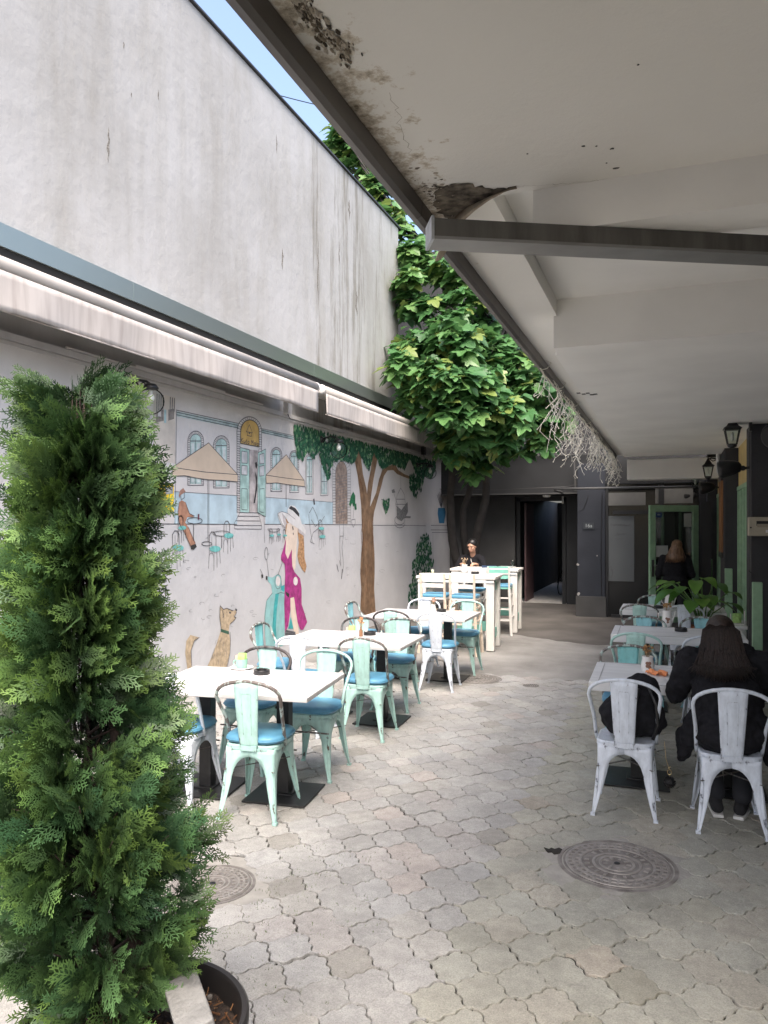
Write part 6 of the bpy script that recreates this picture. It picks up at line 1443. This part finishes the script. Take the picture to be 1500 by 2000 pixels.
coat = [('e',(0,.07,.74),(.205,.145,.27),rot('X',R(-20))),('e',(0,.0,.56),(.215,.185,.15)),('e',(0,.13,.92),(.215,.13,.135),rot('X',R(-25))),('c',(-.20,.15,.955),(-.275,.19,.73),.080,.070),('c',(-.275,.19,.73),(-.19,.43,.785),.066,.042),('c',(.20,.15,.955),(.28,.20,.73),.080,.070),('c',(.28,.20,.73),(.18,.42,.785),.066,.042),
  ('c',(-.09,.17,1.0),(.09,.17,1.0),.070,.070),('c',(-.17,-.0,.60),(-.235,.03,.40),.07,.045),('c',(-.235,.05,.50),(-.25,.04,.36),.05,.028),('c',(.17,-.0,.60),(.225,.04,.40),.07,.045),('c',(-.10,.0,.535),(-.13,.36,.53),.095,.07),('c',(.10,.0,.535),(.13,.36,.53),.095,.07)]
coat = [(q_[0],(q_[1][0]*1.06,q_[1][1],q_[1][2]))+tuple(q_[2:]) if q_[0] == 'e' else (q_[0],(q_[1][0]*1.05,q_[1][1],q_[1][2]),(q_[2][0]*1.05,q_[2][1],q_[2][2]))+tuple(q_[3:]) for q_ in coat]
blob('coat', coat, M_coat, t, .010, 4, disp=.036, dscale=.06)
blob('trousers', [('c',(-.12,.40,.50),(-.06,.17,.13),.068,.058),('c',(.12,.40,.50),(.09,.15,.13),.068,.058)], M_jeans, t, .01, 3)
for sx_, yaw in ((-.06,.1),(.09,-.25)):
    M = tr(sx_,.18,0) @ rot('Z',yaw)
    b = MB(); b.prism([(-.030,-.118),(.030,-.118),(.038,-.02),(.038,.07),(.02,.115),(-.02,.115),(-.036,.07),(-.034,-.02)],.004,.026,M); b.build('shoe_sole', M_sole, t, bevel=.006)
    b = blob('shoe', [('c',(0,-.07,.055),(0,.07,.045),.038,.032),('c',(0,-.05,.06),(0,-.03,.085),.036,.036)], mat('black_canvas',(.018,.018,.02),.9), t, .008, 3); b.matrix_basis = M
# hair: cap, falling mass and many strands
hp = [('e',(-.028,.270,1.130),(.096,.118,.104),rot('X',R(-30))),('e',(-.03,.165,1.055),(.114,.085,.118),rot('X',R(-12))),('e',(-.03,.060,.985),(.136,.070,.105),rot('X',R(-15))),('e',(-.025,.010,.95),(.130,.055,.070),rot('X',R(-12))),('c',(-.12,.20,1.02),(-.17,.17,.93),.040,.020),('c',(.065,.20,1.03),(.10,.14,.93),.045,.026)]
hp = [(q_[0],q_[1],tuple(v_*(.94 if q_[1][2] > 1.1 else .80) for v_ in q_[2]))+tuple(q_[3:]) if q_[0] == 'e' else q_ for q_ in hp]
hair = blob('hair', hp, M_hair, t, .009, 14, disp=.004, dscale=.03)
b = MB(); rr = random.Random(15)
for k in range(1300):
    a = rr.uniform(-1.45,1.45); x0_ = -.028+.100*sin(a)*rr.uniform(.3,1); 
    p0 = V((x0_*.5-.014, .23+.02*rr.random(), 1.222-.05*abs(a)*.6)); spread = (x0_+.028)
    p1 = V((-.028+spread*1.12, .135-.01*rr.random()+abs(spread)*.45, 1.14)); p2 = V((-.03+spread*1.30, .020+abs(spread)*.40-rr.random()*.012, 1.045)); p3 = V((-.03+spread*1.50+rr.gauss(0,.014), -.055+abs(spread)*.35-rr.random()*.018, .955)); 
    p4 = V((p3.x+spread*.18+rr.gauss(0,.022), p3.y-.02+rr.gauss(0,.012), rr.uniform(.86,.94)+abs(spread)*.3))
    b.tube([p0,p1,p2,p3,p4],[.0015,.0026,.0026,.002,.0006],3)
b.build('hair_strand', M_hair, t, smooth=True)
# ---- person at the farther bar table, facing the camera
t = thing('person','person in black with dark hair seated at the farther bar table, looking down','person',(-3.40,13.60,0))
Mh = (Euler((R(-24),0,R(180-16)))).to_matrix(); hc = (.03,-.14,1.405)
bd = head_parts(hc, Mh, 1.04)+[('c',(.02,-.06,1.23),(.03,-.11,1.33),.052,.050),('e',(0,0,1.02),(.16,.11,.26)),('e',(0,.0,.84),(.16,.14,.10)),('c',(-.17,-.05,1.18),(-.25,-.15,.98),.045,.036),('c',(-.25,-.15,.98),(-.08,-.40,1.10),.034,.024),('c',(.17,-.05,1.18),(.26,-.15,.98),.045,.036),('c',(.26,-.15,.98),(.17,-.40,1.10),.034,.024),('c',(-.17,-.04,1.17),(.17,-.04,1.17),.05,.05),
  ('c',(-.09,0,.84),(-.12,-.38,.80),.07,.055),('c',(.09,0,.84),(.12,-.38,.80),.07,.055),('c',(-.12,-.38,.80),(-.12,-.28,.34),.05,.035),('c',(.12,-.38,.80),(.12,-.28,.34),.05,.035)]
hand(bd,(-.07,-.41,1.105),(.35,-.9,0),1); hand(bd,(.16,-.41,1.105),(-.35,-.9,0),-1)
blob('body', bd, M_skin, t, .008, 3)
blob('black_top', [('e',(0,-.01,1.02),(.19,.135,.27)),('e',(0,.0,.86),(.19,.16,.12)),('c',(-.18,-.05,1.18),(-.265,-.15,.985),.068,.055),('c',(-.265,-.15,.985),(-.12,-.34,1.085),.052,.038),('c',(.18,-.05,1.18),(.275,-.15,.985),.068,.055),('c',(.275,-.15,.985),(.19,-.34,1.085),.052,.038),('c',(-.10,-.04,1.20),(.12,-.04,1.20),.066,.066)], M_coat, t, .012, 4, disp=.012)
blob('trousers', [('c',(-.09,0,.84),(-.12,-.38,.80),.085,.065),('c',(.09,0,.84),(.12,-.38,.80),.085,.065),('c',(-.12,-.38,.80),(-.12,-.28,.36),.06,.045),('c',(.12,-.38,.80),(.12,-.28,.36),.06,.045)], M_jeans, t, .012, 3)
for sx_ in (-.12,.12): blob('shoe', [('c',(sx_,-.25,.30),(sx_,-.40,.275),.042,.034)], M_blackp, t, .01, 3)
def hq(x,y,z): return tuple(V(hc)+Mh@(V((x,y,z))*1.04))
blob('hair', [('e',hq(0,-.026,.050),(.088,.098,.092),Mh.to_4x4()),('e',hq(0,-.10,.06),(.045,.045,.045)),('c',hq(.072,.0,.06),hq(.078,-.01,-.03),.018,.012),('c',hq(-.072,.0,.06),hq(-.078,-.01,-.03),.018,.012)], mat('black_hair',(.008,.007,.007),.4), t, .009, 3)
b = MB()
for sx_ in (-.031,.031):
    b.box((0,0,0),(.026,.004,.003),tr(*hq(sx_,.0825,.018)) @ Mh.to_4x4()); b.box((0,0,0),(.034,.005,.005),tr(*hq(sx_,.087,.042)) @ Mh.to_4x4())
b.build('eyes_and_brows', MATS['black_hair'], t)
b = MB(); b.box((0,0,0),(.034,.005,.004),tr(*hq(0,.0965,-.053)) @ Mh.to_4x4()); b.build('mouth', mat('lips',(.30,.10,.09),.5), t)
b = MB(); b.tube([(.14,-.52,1.085),(.10,-.50,1.16),(.09,-.48,1.20)],.004,6); b.build('pencil', M_htop, t)
# ---- woman behind the glass of the open door
t = thing('person','standing woman with long light-brown hair in black, in front of the open green door','person',(.075,13.82,0))
hc = (.03,-.02,1.42); Mh = Euler((R(-22),0,R(-12))).to_matrix()
bd = head_parts(hc, Mh)+[('c',(.01,-.02,1.27),(.03,-.03,1.36),.05,.05),('e',(0,0,1.06),(.16,.11,.27)),('e',(0,.0,.84),(.17,.13,.11)),('c',(-.18,0,1.22),(-.25,.02,.95),.045,.035),('c',(-.25,.02,.95),(-.10,.25,.98),.033,.023),('c',(.18,0,1.22),(.25,.02,.95),.045,.035),('c',(.25,.02,.95),(.12,.25,.98),.033,.023),('c',(-.17,0,1.21),(.17,0,1.21),.05,.05),
  ('c',(-.09,0,.82),(-.10,.02,.46),.082,.055),('c',(.09,0,.82),(.10,.02,.46),.082,.055),('c',(-.10,.02,.46),(-.10,-.01,.10),.053,.036),('c',(.10,.02,.46),(.10,-.01,.10),.053,.036)]
hand(bd,(-.09,.265,.98),(.3,.9,0),1); hand(bd,(.11,.265,.98),(-.3,.9,0),-1)
blob('body', bd, M_skin2, t, .009, 3)
blob('black_coat', [('e',(0,0,1.05),(.205,.145,.29)),('e',(0,.0,.80),(.22,.17,.20)),('c',(-.19,0,1.22),(-.27,.02,.95),.072,.06),('c',(-.27,.02,.95),(-.13,.21,.98),.055,.04),('c',(.19,0,1.22),(.27,.02,.95),.072,.06),('c',(.27,.02,.95),(.15,.21,.98),.055,.04),('c',(-.10,0,1.24),(.10,0,1.24),.07,.07)], M_coat, t, .013, 4, disp=.015)
blob('trousers', [('c',(-.09,0,.75),(-.10,.02,.46),.095,.065),('c',(.09,0,.75),(.10,.02,.46),.095,.065),('c',(-.10,.02,.46),(-.10,-.01,.12),.063,.048),('c',(.10,.02,.46),(.10,-.01,.12),.063,.048)], M_jeans, t, .013, 3)
for sx_ in (-.10,.10): blob('shoe', [('c',(sx_,-.04,.05),(sx_,.12,.04),.045,.036)], M_blackp, t, .01, 3)
blob('hair', [('e',(.03,-.045,1.46),(.09,.095,.092)),('e',(.02,-.11,1.36),(.105,.06,.12)),('e',(.0,-.13,1.25),(.12,.045,.09))], M_hairl, t, .01, 3, disp=.015, dscale=.03)
b = MB(); rr = random.Random(19)
for k in range(160):
    u = rr.uniform(-1,1); p0 = V((.03+u*.05,-.09,1.53)); p1 = V((.02+u*.10,-.145+.03*abs(u),1.40)); p2 = V((0+u*.13+rr.gauss(0,.015),-.165+.03*abs(u),1.27)); p3 = p2+V((rr.gauss(u*.02,.025),rr.gauss(-.01,.01),-rr.uniform(.05,.12)))
    b.tube([p0,p1,p2,p3],[.003,.004,.004,.001],3)
b.build('hair_strand', M_hairl, t, smooth=True)
# ---- black bag on the white chair
t = thing('black_bag','soft black bag slumped on the white chair next to the seated woman','bag',(-.23,5.03,.46))
blob('bag_body', [('e',(-.02,0,.14),(.17,.12,.15)),('e',(.05,-.01,.26),(.125,.095,.13)),('e',(.07,.0,.35),(.085,.07,.055)),('e',(.08,.02,.12),(.13,.11,.12)),('e',(-.08,.01,.10),(.10,.10,.10))], M_coat, t, .011, 4, disp=.045, dscale=.08)
b = MB(); b.tube([(.10,-.10,.36),(.15,-.12,.24),(.16,-.10,.12),(.13,-.09,.02)],.011,6); b.tube([(-.02,-.115,.05),(.02,-.125,.2),(.05,-.105,.33)],.009,6); b.build('strap', M_blackp, t, smooth=True)
t = thing('key_charm','black pompom charm hanging from the bag on the white chair','charm',(-.005,5.05,.195))
b = MB(); rr = random.Random(4); b.ball((0,0,0),.030,12)
for _ in range(500):
    d_ = V((rr.gauss(0,1),rr.gauss(0,1),rr.gauss(0,1))).normalized(); e = d_.orthogonal()*.0012; b.add([d_*.028-e,d_*.028+e,d_*rr.uniform(.036,.044)],[(0,1,2)])
b.build('pompom', M_blackp, t); b = MB(); b.tube([(.012*cos(a),0,.062+.016*sin(a)) for a in [i*.6 for i in range(11)]],.0025,5); b.tube([(0,0,.078),(-.02,0,.14),(-.03,0,.25)],.002,4); b.tube([(-.008,0,.085),(.006,0,.098)],.003,5); b.build('metal_ring', mat('brass',(.55,.42,.22),.3,metal=1), t)
